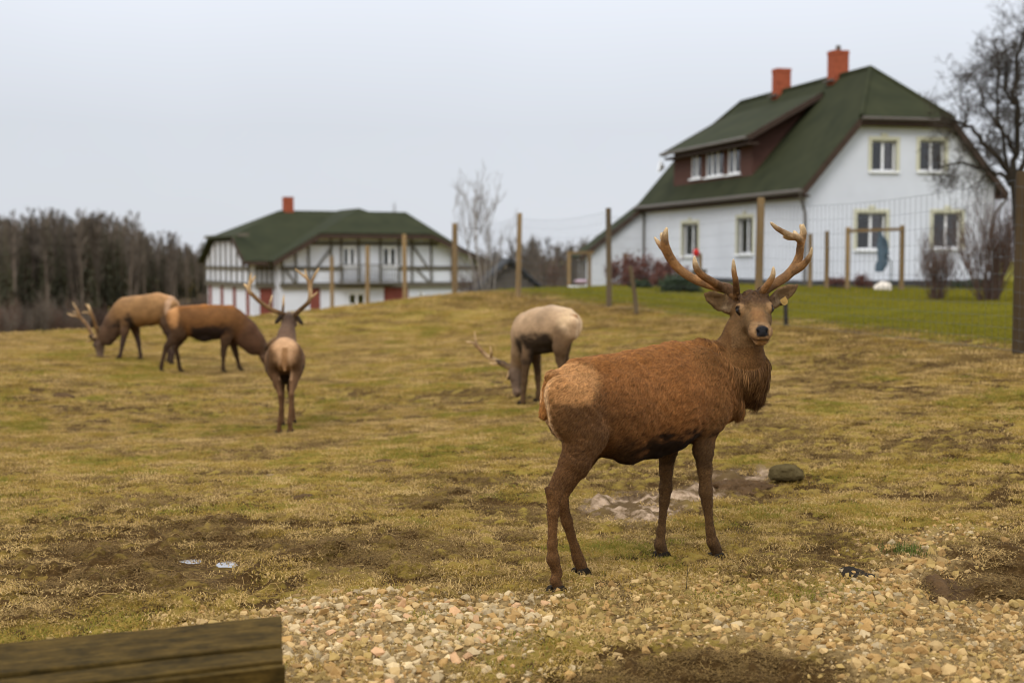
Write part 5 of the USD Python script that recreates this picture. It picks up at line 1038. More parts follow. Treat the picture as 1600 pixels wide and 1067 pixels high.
# ------------------------------------------------------------------ fence
fence = thing('deer_fence', 'tall wire deer fence on round wooden posts between pasture and garden', 'fence')
POSTS = [(1592.5, 268, 555, 17.0, 0.08, 'near_post'), (1187, 309, 506, 25.0, 0.07, 'post'), (950, 325, 480, 33.0, 0.065, 'grey_post'), (812, 333, 466, 39.0, 0.07, 'post'), (711, 349, 465, 46.0, 0.09, 'post'), (632, 366, 468, 54.0, 0.085, 'post'), (575, 384, 475, 60.0, 0.09, 'post'), (519, 400, 480, 66.0, 0.09, 'post')]
pts = []
for k, (px, t, bt, Y, r, m) in enumerate(POSTS):
    b = at(px, bt, Y); g = float(Gd(np.array([b[0]]), np.array([b[1]]))[0]); top = at(px, t, Y)[2]
    pts.append((b[0], b[1], g, top)); ln = [0.0, 0.01, -0.01, 0.015, 0.0, -0.01, 0.01, 0][k] * 3
    P3 = np.array([(b[0] - ln, b[1], g - 0.3), (b[0] - ln * 0.5, b[1], (g + top) / 2), (b[0], b[1], top - 0.015), (b[0], b[1], top)])
    MB().tube(P3, [r * 1.04, r, r * 0.97, r * 0.82], 12).build('post', M[m], fence, 40)
ext = [(8.6, 5.0)]
b = np.array([8.0, 8.0, float(G0(8.0, 8.0)), float(G0(8.0, 8.0)) + 2.1])
spans = [tuple(b)] + pts
for a, b in zip(spans, spans[1:6]):
    a, b = np.array(a), np.array(b); L = np.hypot(*(b - a)[:2]); mb = MB(); r = 0.0021
    off = np.array([0.0, 0, 0]); nv = int(L / 0.15)
    hts = [0.0, 0.12, 0.25, 0.38, 0.52, 0.68, 0.86, 1.05, 1.25, 1.46, 1.68, 1.9]
    def wp(t, hgt):
        q = a + (b - a) * t; gz = q[2] + 0.05 - 0.12 * math.sin(math.pi * t) * hgt / 2; return np.array([q[0] - 0.09, q[1], gz + hgt * (min(a[3] - a[2], b[3] - b[2]) - 0.1) / 1.95])
    for hgt in hts: mb.tube([wp(t, hgt) for t in np.linspace(0, 1, 9)], r * (1.4 if hgt in (0, 1.9) else 1), 3, False)
    for i in range(nv + 1): mb.tube([wp(i / nv, 0), wp(i / nv, 0.95), wp(i / nv, 1.9)], r, 3, False)
    mb.build('wire_mesh', M['wire'], fence)
# thin dark stake by the fence, behind the stag's ear
a, b = at(1224, 452, 24.0), at(1227, 514, 24.0); gz = float(Gd(np.array([b[0]]), np.array([b[1]]))[0])
st = thing('stake', 'thin dark stake standing in the fence line behind the ear of the large stag', 'post', (b[0], b[1], gz))
MB().tube([(0.02, 0, -0.2), (0, 0, 0.4), (a[0] - b[0], 0, a[2] - gz)], [0.042, 0.04, 0.035], 8).build('shaft', M['bark'], st, 40)
MB().tube([(a[0] - b[0] - 0.03, 0, a[2] - gz - 0.1), (a[0] - b[0] + 0.03, -0.05, a[2] - gz - 0.1)], 0.012, 6).build('wire_staple', M['wire'], st)
a, b = at(985, 417, 31.0), at(992, 482, 31.0); gz = float(Gd(np.array([b[0]]), np.array([b[1]]))[0])
st = thing('stake', 'leaning grey stake beside the grey fence post, in front of the brown hedge', 'post', (b[0], b[1], gz))
MB().tube([(0.05, 0, -0.2), (0, 0, 0.4), (a[0] - b[0], 0, a[2] - gz)], [0.055, 0.05, 0.045], 8).build('shaft', M['grey_post'], st, 40)
MB().tube([(a[0] - b[0], 0, a[2] - gz - 0.01), (a[0] - b[0], 0, a[2] - gz + 0.02)], [0.046, 0.03], 8).build('cut_top', M['grey_post'], st)
# ------------------------------------------------------------------ trees and shrubs
def branches(rng, start, direction, length, radius, depth, out, spread=0.6, kids=(3, 5), up=0.15, wob=0.12, rmin=0.004, shrink=0.62, first=0.35):
    """fills out[level] with (points, radii)"""
    n = 6; p = np.array(start, float); d = unit(direction); pts = [p.copy()]
    for i in range(n):
        d = unit(d + rng.normal(size=3) * wob + np.array([0, 0, up * 0.3])); p = p + d * length / n; pts.append(p.copy())
    rad = radius * np.linspace(1, 0.45, n + 1); out.append((depth, np.array(pts), np.maximum(rad, rmin)))
    if depth <= 0: return
    for k in range(rng.integers(*kids)):
        t = rng.uniform(first, 1.0); i = min(int(t * n), n - 1); q = pts[i] + (pts[i + 1] - pts[i]) * (t * n - i)
        dd = unit(pts[i + 1] - pts[i]); side = rng.normal(size=3); side -= dd * (side @ dd); side = unit(side)
        branches(rng, q, dd * (1 - spread * 0.6) + side * spread + np.array([0, 0, up]), length * shrink * rng.uniform(0.7, 1.15), rad[i] * rng.uniform(0.5, 0.72), depth - 1, out, spread, kids, up, wob, rmin, shrink, first * 0.7)

def tubes(mb, lst, sides):
    for d, p, r in lst: mb.tube(p, r, sides(d), False)

# old bare tree behind the near fence post
rng = np.random.default_rng(21)
Y = 36.0
b = at(1594, 470, Y); gz = float(G0(b[0], b[1]))
tree = thing('bare_tree', 'gnarled bare dark fruit tree at the right edge in front of the white house', 'tree', (b[0], b[1], gz))
def lp(px, py, dy=0.0): q = at(px, py, Y + dy); return q - np.array([b[0], b[1], gz])
trunk = [(9, np.array([lp(1597, 476), lp(1595, 430), lp(1592, 370), lp(1587, 310), lp(1583, 275)]), np.array([0.16, 0.13, 0.115, 0.11, 0.10]))]
limbs = [([(1580, 290), (1568, 258), (1545, 235), (1522, 205), (1500, 192), (1470, 186)], 0.10, -0.5), ([(1579, 280), (1586, 240), (1592, 190), (1585, 150), (1590, 95), (1600, 50)], 0.11, 0.4), ([(1580, 285), (1555, 268), (1520, 262), (1495, 255), (1470, 262)], 0.07, -1.2),
         ([(1580, 285), (1605, 240), (1640, 200), (1670, 150), (1690, 100)], 0.10, 0.5), ([(1579, 282), (1566, 225), (1556, 170), (1560, 120), (1555, 75)], 0.07, -0.9), ([(1586, 240), (1566, 205), (1540, 165), (1528, 130), (1510, 115)], 0.06, 1.0), ([(1580, 288), (1620, 262), (1660, 245), (1700, 215)], 0.08, -0.6),
         ([(1585, 165), (1570, 130), (1575, 90), (1560, 55)], 0.05, 0.2), ([(1590, 200), (1620, 160), (1625, 110), (1630, 60)], 0.05, 0.9)]
out = []
for px, r, dy in limbs:
    p = catmull([lp(x, y, dy * i / len(px)) for i, (x, y) in enumerate(px)], 3); p[1:-1] += rng.normal(size=(len(p) - 2, 3)) * 0.035
    rad = r * np.linspace(1, 0.32, len(p)); rad = rad * 0.8; trunk.append((8, p, rad))
    for k in range(16):
        t = rng.uniform(0.22, 1.0); i = min(int(t * (len(p) - 1)), len(p) - 2); dd = unit(p[i + 1] - p[i]); sd = rng.normal(size=3); sd -= dd * (sd @ dd)
        branches(rng, p[i], dd * 0.5 + unit(sd) * 0.8 + np.array([0, 0, 0.1]), rng.uniform(0.55, 1.05), max(rad[i] * 0.38, 0.011), 3, out, 0.75, (3, 6), 0.05, 0.25, 0.0038, 0.62, 0.2)
mb = MB(); tubes(mb, trunk, lambda d: 9); mb.build('trunk', M['bark'], tree, 50)
mb = MB(); tubes(mb, out, lambda d: 3 if d < 2 else 4); mb.build('crown', M['twig'], tree)

def bare_shrub(name, label, cat, loc, height, width, nstem, seed, m=M['twig'], depth=2, r=0.014, group=None):
    rng = np.random.default_rng(seed); t = thing(name, label, cat, loc, 0, group); stems, tw = [], []
    for k in range(nstem):
        a = rng.uniform(0, 2 * np.pi); ti = rng.uniform(0.05, 0.75); s = np.array([math.cos(a), math.sin(a), 0])
        o = []; branches(rng, s * rng.uniform(0, width * 0.12), np.array([s[0] * ti * width / height, s[1] * ti * width / height, 1.0]), height * rng.uniform(0.5, 0.85), r * rng.uniform(0.7, 1.2), depth, o, 0.45, (3, 6), 0.35, 0.10, 0.0035, 0.5)
        stems += [x for x in o if x[0] == depth]; tw += [x for x in o if x[0] < depth]
    mb = MB(); tubes(mb, stems, lambda d: 4); mb.build('stems', m, t); mb = MB(); tubes(mb, tw, lambda d: 3); mb.build('twigs', m, t)
    return t
p = at(1462, 462, 41.0); bare_shrub('bare_shrub', 'bare multi-stemmed shrub before the ground-floor windows, the smaller and farther left', 'shrub', (p[0], p[1], float(G0(p[0], p[1]))), 1.9, 1.9, 44, 31, M['red_twig'], r=0.017)
p = at(1545, 466, 40.0); bare_shrub('bare_shrub', 'tall dense bare shrub against the house beside the near fence post', 'shrub', (p[0], p[1], float(G0(p[0], p[1]))), 2.9, 2.6, 70, 32, M['red_twig'], r=0.018)
# bare tree between the two houses
p = at(757, 462, 58.0); gz = float(G0(p[0], p[1])) - 0.2; rng = np.random.default_rng(8); t = thing('bare_tree', 'slender bare pale birch between the two houses, rising above the fence', 'tree', (p[0], p[1], gz))
o = []
for (x, y, hgt, rad) in ((0, 0, 5.4, 0.07), (0.25, 0.2, 4.6, 0.05), (-0.3, 0.1, 4.2, 0.05), (0.1, -0.3, 3.9, 0.045), (-0.6, 0.3, 3.2, 0.04), (0.6, 0, 3.4, 0.04)):
    branches(rng, (x * 0.4, y, 0), (x * 0.3, y * 0.2, 1), hgt * 0.92, rad * 0.75, 3, o, 0.62, (4, 7), 0.30, 0.06, 0.0045, 0.42, 0.28)
mb = MB(); tubes(mb, [x for x in o if x[0] == 3], lambda d: 6); mb.build('trunk', M['pale_bark'], t); mb = MB(); tubes(mb, [x for x in o if x[0] < 3], lambda d: 3); mb.build('crown', M['forest_twig'], t)

# low brushwood along the fence and by the birch
SHR = [(738, 464, 62, 1.9, 2.0, 30, 'brown brushwood clump at the right end of the half-timbered house'), (764, 463, 64, 1.3, 1.5, 20, 'brown brushwood clump at the foot of the pale birch'), (866, 462, 66, 1.6, 2.0, 24, 'brown brushwood clump right of the small dark shed')]
for i, (px, py, Y_, hgt, wd, n, lb) in enumerate(SHR):
    p = at(px, py, Y_); bare_shrub('brushwood', lb, 'shrub', (p[0], p[1], float(G0(p[0], p[1])) - 0.1), hgt, wd, n, 60 + i, M['red_twig'], 2, 0.012)

def leafy(name, label, cat, loc, size, n, seed, m, leaf=0.07, twigm=M['twig']):
    """a clump of leaf-sized faces round short stems"""
    rng = np.random.default_rng(seed); t = thing(name, label, cat, loc); sx, sy, sz = size
    v, f = [], []
    blobs = rng.uniform(-1, 1, (26, 3)) * [sx * 0.8, sy * 0.8, 0]; blobs[:, 2] = rng.uniform(0.15, 0.95, 26) * sz * np.sqrt(np.maximum(0.1, 1 - (blobs[:, 0] / sx) ** 2 * 0.8))
    c = blobs[rng.integers(0, 26, n)] + rng.normal(size=(n, 3)) * np.array([sx, sy, sz]) * 0.13; c[:, 2] = np.abs(c[:, 2])
    a = rng.normal(size=(n, 3)); a /= np.linalg.norm(a, axis=1, keepdims=True); b_ = np.cross(a, rng.normal(size=(n, 3))); b_ /= np.linalg.norm(b_, axis=1, keepdims=True)
    L = leaf * rng.uniform(0.6, 1.4, (n, 1)); V = np.stack([c - a * L, c + b_ * L * 0.45, c + a * L, c - b_ * L * 0.45], 1).reshape(-1, 3); k = np.arange(n)[:, None] * 4
    obj('foliage', (V, np.vstack([k + [0, 1, 2], k + [0, 2, 3]])), m, t)
    mb = MB()
    for q in range(40):
        e = blobs[q % 26]; mb.tube(catmull([(e[0] * 0.3, e[1] * 0.3, -0.05), (e[0] * 0.7, e[1] * 0.7, e[2] * 0.5), e + [0, 0, 0.1 * sz]], 3), np.linspace(0.012, 0.004, 7), 3, False)
    mb.build('stems', twigm, t); return t
for i, (px, py, Y_, sx, hgt, lb) in enumerate(((972, 470, 47, 0.75, 1.1, 'reddish brown winter hedge, its left end by the grey fence post'), (1010, 470, 46, 0.8, 1.05, 'reddish brown winter hedge, the middle clump behind the leaning stake'), (1048, 471, 45, 0.65, 0.85, 'reddish brown winter hedge, its right end behind the dark green bush'))):
    p = at(px, py, Y_); leafy('hedge', lb, 'hedge', (p[0], p[1], float(G0(p[0], p[1]))), (sx, 0.6, hgt), 2601, 80 + i, M['hedge_leaf'], 0.05, M['red_twig'])
p = at(1063, 474, 40); leafy('green_bush', 'low dark green bush in front of the brown hedge', 'bush', (p[0], p[1], float(G0(p[0], p[1]))), (0.62, 0.5, 0.55), 2601, 90, M['shrub_leaf'], 0.045)
p = at(1000, 471, 43); leafy('green_bush', 'small green bush at the foot of the brown hedge, left of the wider bush', 'bush', (p[0], p[1], float(G0(p[0], p[1]))), (0.35, 0.3, 0.32), 1200, 91, M['shrub_leaf'], 0.04)
for i, (px, py, Y_, sx, hgt, mm, lb) in enumerate(((1350, 444, 49.5, 0.35, 0.55, 'hedge_leaf', 'small rusty brown plant by the pale stone at the house wall'), (1308, 446, 49.0, 0.45, 0.4, 'hedge_leaf', 'low brown perennials between the two left garden posts'), (1520, 452, 50.0, 0.9, 0.45, 'shrub_leaf', 'dark low planting along the foot of the gable wall'))):
    p = at(px, py, Y_); leafy('garden_plant', lb, 'plant', (p[0], p[1], float(G0(p[0], p[1]))), (sx, 0.25, hgt), 900, 95 + i, M[mm], 0.04)

# ------------------------------------------------------------------ the wood beyond
def spruce_mesh(seed, H_):
    rng = np.random.default_rng(seed); V, F, n = [], [], 0
    for z in np.arange(H_ * 0.36, H_ * 0.985, H_ / 58):
        t = (z / H_ - 0.34) / 0.66; R_ = H_ * 0.105 * (1 - t) ** 0.85 + 0.12
        for k in range(int(7 + 7 * (1 - t))):
            a = rng.uniform(0, 2 * np.pi); r = R_ * rng.uniform(0.55, 1.1); dx = np.array([math.cos(a), math.sin(a), 0]); sd = np.array([-dx[1], dx[0], 0])
            tip = dx * r + np.array([0, 0, z - r * 0.45 + rng.uniform(-0.1, 0.25)]); mid = dx * r * 0.5 + np.array([0, 0, z - r * 0.06]); w = r * rng.uniform(0.10, 0.2)
            V += [(0, 0, z), mid + sd * w, tip, mid - sd * w, mid - np.array([0, 0, w * 1.1])]; F += [[n, n + 1, n + 2], [n, n + 2, n + 3], [n, n + 4, n + 2]]; n += 5
    return np.array(V), np.array(F)
def spruce(seed, H_, label, group):
    t = thing('spruce_tree', label, 'tree', (0, 0, 0), 0, group); obj('crown', spruce_mesh(seed, H_), M['needle'], t)
    MB().tube([(0, 0, -1), (0, 0, H_ * 0.4), (0, 0, H_ * 0.97)], [H_ * 0.013, H_ * 0.010, 0.02], 6).build('trunk', M['forest_bark'], t); return t
def bare(seed, H_, label, group):
    rng = np.random.default_rng(seed); t = thing('leafless_tree', label, 'tree', (0, 0, 0), 0, group); o = []
    x = rng.normal(size=2) * 0.35; tr = catmull([(0, 0, -1), (x[0] * 0.3, x[1] * 0.3, H_ * 0.35), (x[0], x[1], H_ * 0.7), (x[0] * 1.3, x[1], H_ * 0.98)], 4); r = np.linspace(H_ * 0.0125, 0.03, len(tr))
    MB().tube(tr, r, 6).build('trunk', M['forest_bark'], t)
    for k in range(24):
        z = rng.uniform(0.42, 0.99) ** 0.85; i = min(int(z * (len(tr) - 1)), len(tr) - 2); a = rng.uniform(0, 2 * np.pi)
        branches(rng, tr[i], (math.cos(a), math.sin(a), 1.0), H_ * 0.17 * (1.15 - 0.75 * z) * rng.uniform(0.6, 1.1), max(0.05 * (1.1 - z), 0.022), 2, o, 0.5, (4, 7), 0.4, 0.1, 0.018, 0.55, 0.2)
    mb = MB(); tubes(mb, o, lambda d: 3); mb.build('crown', M['forest_twig'], t); return t
def brush(seed, H_):
    rng = np.random.default_rng(seed); o = []
    for k in range(22):
        a = rng.uniform(0, 2 * np.pi); r = rng.uniform(0, 1.6)
        branches(rng, (r * math.cos(a), r * math.sin(a), -0.3), (math.cos(a) * 0.2, math.sin(a) * 0.2, 1), H_ * rng.uniform(0.6, 1.0), 0.05, 2, o, 0.45, (3, 6), 0.4, 0.08, 0.02, 0.5, 0.2)
    mb = MB(); tubes(mb, o, lambda d: 3); return mb.mesh()
GS, GB = 'dark spruces in the distant wood', 'leafless trees in the distant wood'
LS, LB = 'dark pointed spruce in the distant wood beyond the pasture', 'leafless brown-grey tree in the distant wood beyond the pasture'
protoS = [spruce(101 + i, 16.0, LS, GS) for i in range(3)]
protoB = [bare(201 + i, 15.0, LB, GB) for i in range(4)]
rng = np.random.default_rng(77)
# skyline of the wood, read from left to right: pixel x -> pixel y of its top, and how far away its edge stands
SKX = [-220, 0, 60, 140, 200, 240, 290, 330, 420, 700, 760, 830, 900, 960, 1100]
SKY = [335, 342, 345, 345, 352, 378, 390, 396, 402, 402, 396, 386, 390, 392, 392]
DST = [150, 160, 165, 175, 190, 215, 250, 270, 285, 250, 200, 180, 170, 165, 165]
usedS, usedB = set(), set()
def plant(kind, px, Y_, top):
    x = (px - 800) / FPX * Y_; z = float(G0(x, Y_)); hgt = max(at(px, top, Y_)[2] - z, 4.0)
    pr, flag, base = (protoS, usedS, 16.0) if kind == 's' else (protoB, usedB, 15.0)
    i = int(rng.integers(len(pr))); s = hgt / base; wd = s * rng.uniform(0.8, 1.15) if hgt > 8 else s * 1.2; rz = rng.uniform(0, 6.28)
    if i not in flag: flag.add(i); put(pr[i], (x, Y_, z), rz, (wd, wd, s))
    else: dup(pr[i], (x, Y_, z), rz, (wd, wd, s))
for px, top, dY, kind in ((10, 352, 0, 's'), (40, 345, 0, 's'), (75, 338, 6, 's'), (95, 350, 2, 's'), (137, 352, 0, 's'), (168, 352, 3, 's'), (190, 352, 0, 's'), (228, 378, 5, 's'), (257, 380, 5, 's'), (283, 374, 10, 's'), (299, 386, 8, 's'), (318, 372, 12, 's'), (617, 320, -110, 's')):
    plant(kind, px, float(np.interp(px, SKX, DST)) + dY - (3 if dY > -50 else 0), top + rng.uniform(-8, 0))
for k in range(170):
    px = rng.uniform(-120, 345) if k < 120 else rng.uniform(748, 960)
    top = np.interp(px, SKX, SKY) + rng.uniform(-24, 26); Y_ = np.interp(px, SKX, DST) + rng.uniform(-4, 26)
    plant('s' if rng.random() < (0.13 if px < 400 else 0.05) else 'b', px, float(Y_), float(top))
# the depth of the wood behind its edge, one mass
def wood(name, label, protos_paths, pos, sc, idx, extra=()):
    w = UsdGeom.PointInstancer.Define(stage, '/World/' + name); tag(w.GetPrim(), label, 'wood', kind='stuff')
    rel = w.CreatePrototypesRel()
    for q, (kind, proto) in enumerate(protos_paths):
        x = UsdGeom.Xform.Define(stage, f'/World/{name}/{kind}_{q + 1:03d}')
        for ch in stage.GetPrimAtPath(proto.GetPath()).GetChildren():
            c = stage.DefinePrim(x.GetPath().AppendChild(ch.GetName())); c.GetReferences().AddInternalReference(ch.GetPath())
        rel.AddTarget(x.GetPath())
    for q, (mesh_, mt) in enumerate(extra):
        usdkit.mesh(stage, f'/World/{name}/brushwood_{q + 1:03d}', mesh_, mt); rel.AddTarget(f'/World/{name}/brushwood_{q + 1:03d}')
    w.CreateProtoIndicesAttr(Vt.IntArray.FromNumpy(np.asarray(idx, np.int32))); w.CreatePositionsAttr(Vt.Vec3fArray.FromNumpy(np.asarray(pos, np.float32))); w.CreateScalesAttr(Vt.Vec3fArray.FromNumpy(np.asarray(sc, np.float32)))
    a = rng.uniform(0, 2 * np.pi, len(pos)); w.CreateOrientationsAttr(Vt.QuathArray([Gf.Quath(math.cos(t / 2), 0, 0, math.sin(t / 2)) for t in a]))
pos, sc, idx = [], [], []
for k in range(620):
    px = rng.uniform(-700, 1000) if k < 420 else rng.uniform(-200, 360)
    Y_ = np.interp(px, SKX, DST) + rng.uniform(12, 70); top = np.interp(px, SKX, SKY) + rng.uniform(-10, 26)
    if 380 < px < 720: top += 8
    x = (px - 800) / FPX * Y_; z = float(G0(x, Y_)); hgt = max(at(px, top, Y_)[2] - z, 4.0)
    s = rng.random() < 0.14; pos.append((x, Y_, z)); q = hgt / (16 if s else 15); wd = q * rng.uniform(0.9, 1.3) if hgt > 8 else q * 1.3; sc.append((wd, wd, q)); idx.append(int(rng.integers(3)) if s else 3 + int(rng.integers(4)))
for k in range(300):
    px = rng.uniform(-300, 350) if k < 180 else rng.uniform(740, 1000); Y_ = np.interp(px, SKX, DST) + rng.uniform(-6, 14)
    x = (px - 800) / FPX * Y_; q = rng.uniform(0.35, 0.8); pos.append((x, Y_, float(G0(x, Y_)))); sc.append((q * 1.2, q * 1.2, q)); idx.append(7 + int(rng.integers(2)))
wood('distant_wood', 'deep mass of the mixed wood behind its front trees', [('spruce_tree', p) for p in protoS] + [('leafless_tree', p) for p in protoB], pos, sc, idx, [(brush(301, 7.0), M['forest_twig']), (brush(302, 6.0), M['red_twig'])])
# ------------------------------------------------------------------ garden things by the white house
def gpt(px, py, Y): p = at(px, py, Y); return np.array([p[0], p[1], float(G0(p[0], p[1]))])
gf = [(1265, 365, 447, 49.0, 'post with no rail, nearest the corner of the white house'), (1291, 361, 447, 48.5, 'second of the short garden posts before the gable wall')]
for px, t, b, Y_, lb in gf:
    o = gpt(px, b, Y_); h_ = at(px, t, Y_)[2] - o[2]; w = thing('garden_post', 'short wooden ' + lb, 'post', o)
    MB().tube([(0, 0, -0.2), (0.01, 0, h_ * 0.5), (0, 0, h_ - 0.02), (0, 0, h_)], [0.085, 0.08, 0.078, 0.06], 10).build('shaft', M['post'], w, 40); MB().tube([(0.085, -0.02, h_ * 0.7), (0.11, -0.03, h_ * 0.7)], 0.02, 6).build('hook', M['wire'], w)
o = gpt(1368, 443, 48.8); fr_ = thing('clothes_frame', 'wooden frame of two posts and a rail before the left ground-floor window', 'frame', o)
for px, t in ((1325, 355), (1410, 352)):
    q = at(px, t, 48.8) - o; MB().tube([(q[0], 0, -0.2), (q[0], 0, q[2] - 0.02), (q[0], 0, q[2])], [0.09, 0.085, 0.06], 10).build('post', M['post'], fr_, 40)
a, b = at(1325, 361, 48.7) - o, at(1410, 358, 48.7) - o; MB().bar((a[0], -0.10, a[2]), (b[0], -0.10, b[2]), 0.06, 0.11).build('rail', M['post'], fr_)
# garment hanging from the rail: folded cloth with sleeves, wind-blown
top, bot = at(1377, 362, 48.6), at(1379, 425, 48.6); hh_ = top[2] - bot[2]
gm = thing('hanging_garment', 'long blue-grey garment hanging from the wooden rail before the window', 'garment', (top[0], 48.55, bot[2]))
nu, nv = 26, 30; U, Vv = np.meshgrid(np.linspace(0, 2 * np.pi, nu, endpoint=False), np.linspace(0, 1, nv), indexing='ij')
wd = 0.07 + 0.11 * np.sin(np.clip(Vv * 1.15, 0, 1) * np.pi) ** 0.7 + 0.05 * (Vv < 0.25); xo = 0.10 * np.sin((1 - Vv) * 3.2) - 0.06
X = xo + wd * np.cos(U) * (1 + 0.16 * np.sin(3 * U + 7 * Vv)); Yg = 0.07 * np.sin(U) * (1 + 0.3 * np.sin(4 * U + 3 * Vv)); Z = hh_ * Vv
v = np.stack([X, Yg, Z], -1).reshape(-1, 3); i, j = np.meshgrid(np.arange(nu), np.arange(nv - 1), indexing='ij'); k = (i + 1) % nu
f = np.vstack([np.stack([i * nv + j, k * nv + j, k * nv + j + 1], -1).reshape(-1, 3), np.stack([i * nv + j, k * nv + j + 1, i * nv + j + 1], -1).reshape(-1, 3)])
obj('cloth', (v, f), M['blue_cloth'], gm, True)
MB().tube(catmull([(0.02, -0.05, hh_ * 0.86), (0.15, -0.06, hh_ * 0.75), (0.19, -0.05, hh_ * 0.52), (0.17, -0.04, hh_ * 0.4)], 4), np.linspace(0.055, 0.045, 13), 8).build('sleeve', M['blue_cloth'], gm, True)
MB().tube([(0, 0, hh_ - 0.02), (0, 0, hh_ + 0.07)], 0.012, 6).build('hanger', M['wire'], gm)
# pale boulder below it
def boulder(name, label, cat, o, size, m, seed, flat=0.0, sub=4, lumps=0.0):
    s = trimesh.creation.icosphere(sub); v = np.array(s.vertices); n = meshkit.fbm(v * 1.4 + seed, 4, seed) - 0.5; v = v * (1 + 0.5 * n)[:, None]; v[:, 2] = np.maximum(v[:, 2], -0.35); v += 0.03 * (meshkit.fbm(v * 7 + seed, 3, seed + 1) - 0.5)[:, None]
    v = v * size
    if lumps: v[:, 2] += lumps * (meshkit.fbm(v * 45 + seed, 3, seed) - 0.5) * 2; v[:, :2] *= (1 + 0.5 * (meshkit.fbm(v * 14 + seed, 2, seed + 4) - 0.5))[:, None]
    p = obj(name, (v + np.asarray(o), s.faces), m, None, True); return tag(p, label, cat)
o = gpt(1379, 445, 48.4); boulder('pale_stone', 'pale cream boulder on the lawn under the hanging garment', 'stone', o + [0, 0, 0.1], (0.31, 0.25, 0.22), M['cream'], 3)
# thin garden pipe, low step
o = gpt(1392, 444, 49.2); w = thing('garden_tap', 'thin green standpipe beside the pale boulder', 'pipe', o); MB().tube([(0, 0, -0.1), (0, 0, 1.0), (-0.08, 0, 1.12)], 0.022, 6).build('pipe', M['shrub_leaf'], w); MB().tube([(-0.08, 0, 1.12), (-0.14, -0.02, 1.06)], 0.03, 8).build('spout', M['wire'], w)
# red topped post between the hedge and the house
o = gpt(1089, 455, 56.0); w = thing('red_topped_post', 'red knob on a brown wooden post against the white side wall', 'post', o)
h_ = at(1087, 396, 56)[2] - o[2]; MB().bar((0.12, 0, -0.1), (0.12, 0, h_), 0.13, 0.13, (0, 1, 0)).build('shaft', M['post'], w)
s = trimesh.creation.icosphere(3, 0.13); s.apply_scale((1, 1, 1.25)); s.apply_translation((-0.06, -0.15, h_ + 0.02)); obj('red_knob', s, M['red_paint'], w, True)
MB().bar((-0.06, -0.15, -0.1), (-0.06, -0.15, h_ - 0.1), 0.05, 0.05, (0, 1, 0)).build('stem', M['post'], w)
o = gpt(1092, 452, 55.0); w = thing('wooden_crate', 'low brown wooden box behind the hedge under the red knob', 'box', o); q = (at(1092, 420, 55)[2] - o[2]) / 4
for i in range(4): MB().box((-0.26, -0.3, i * q + 0.01), (0.26, -0.27, (i + 1) * q - 0.01)).build('slat', M['shed_wood'], w)
MB().box((-0.25, -0.268, 0), (0.25, 0.26, 4 * q - 0.01)).build('body', M['shed_wood'], w)
# wooden post and pale pink basin near the pergola
o = gpt(977, 452, 58.0); w = thing('garden_post', 'square brown post standing above the left end of the hedge', 'post', o); h_ = at(977, 398, 58)[2] - o[2]
MB().bar((0, 0, -0.1), (0, 0, h_), 0.17, 0.17, (0, 1, 0)).build('shaft', M['post'], w); MB().box((-0.11, -0.11, h_ + 0.002), (0.11, 0.11, h_ + 0.05)).build('cap', M['post'], w)
o = gpt(908, 456, 56.0); w = thing('basin_stand', 'pale pink basin on a short stand by the pergola', 'basin', o); z = at(908, 441, 56)[2] - o[2]
MB().tube([(0, 0, -0.05), (0, 0, z - 0.08)], [0.09, 0.07], 10).build('stand', M['shed_wood'], w); MB().tube([(0, 0, z - 0.1), (0, 0, z - 0.02), (0, 0, z + 0.06), (0, 0, z + 0.10)], [0.10, 0.26, 0.28, 0.12], 16).build('basin', M['pink'], w, 50)
o = gpt(902, 462, 55.0); w = thing('garden_bench', 'small white bench on the grass by the pergola', 'bench', o)
MB().box((-0.35, -0.15, 0.33), (0.35, 0.15, 0.38)).build('seat', M['white_frame'], w)
for x in (-0.28, 0.28): MB().box((x - 0.04, -0.12, -0.05), (x + 0.04, 0.12, 0.328)).build('leg', M['white_frame'], w)

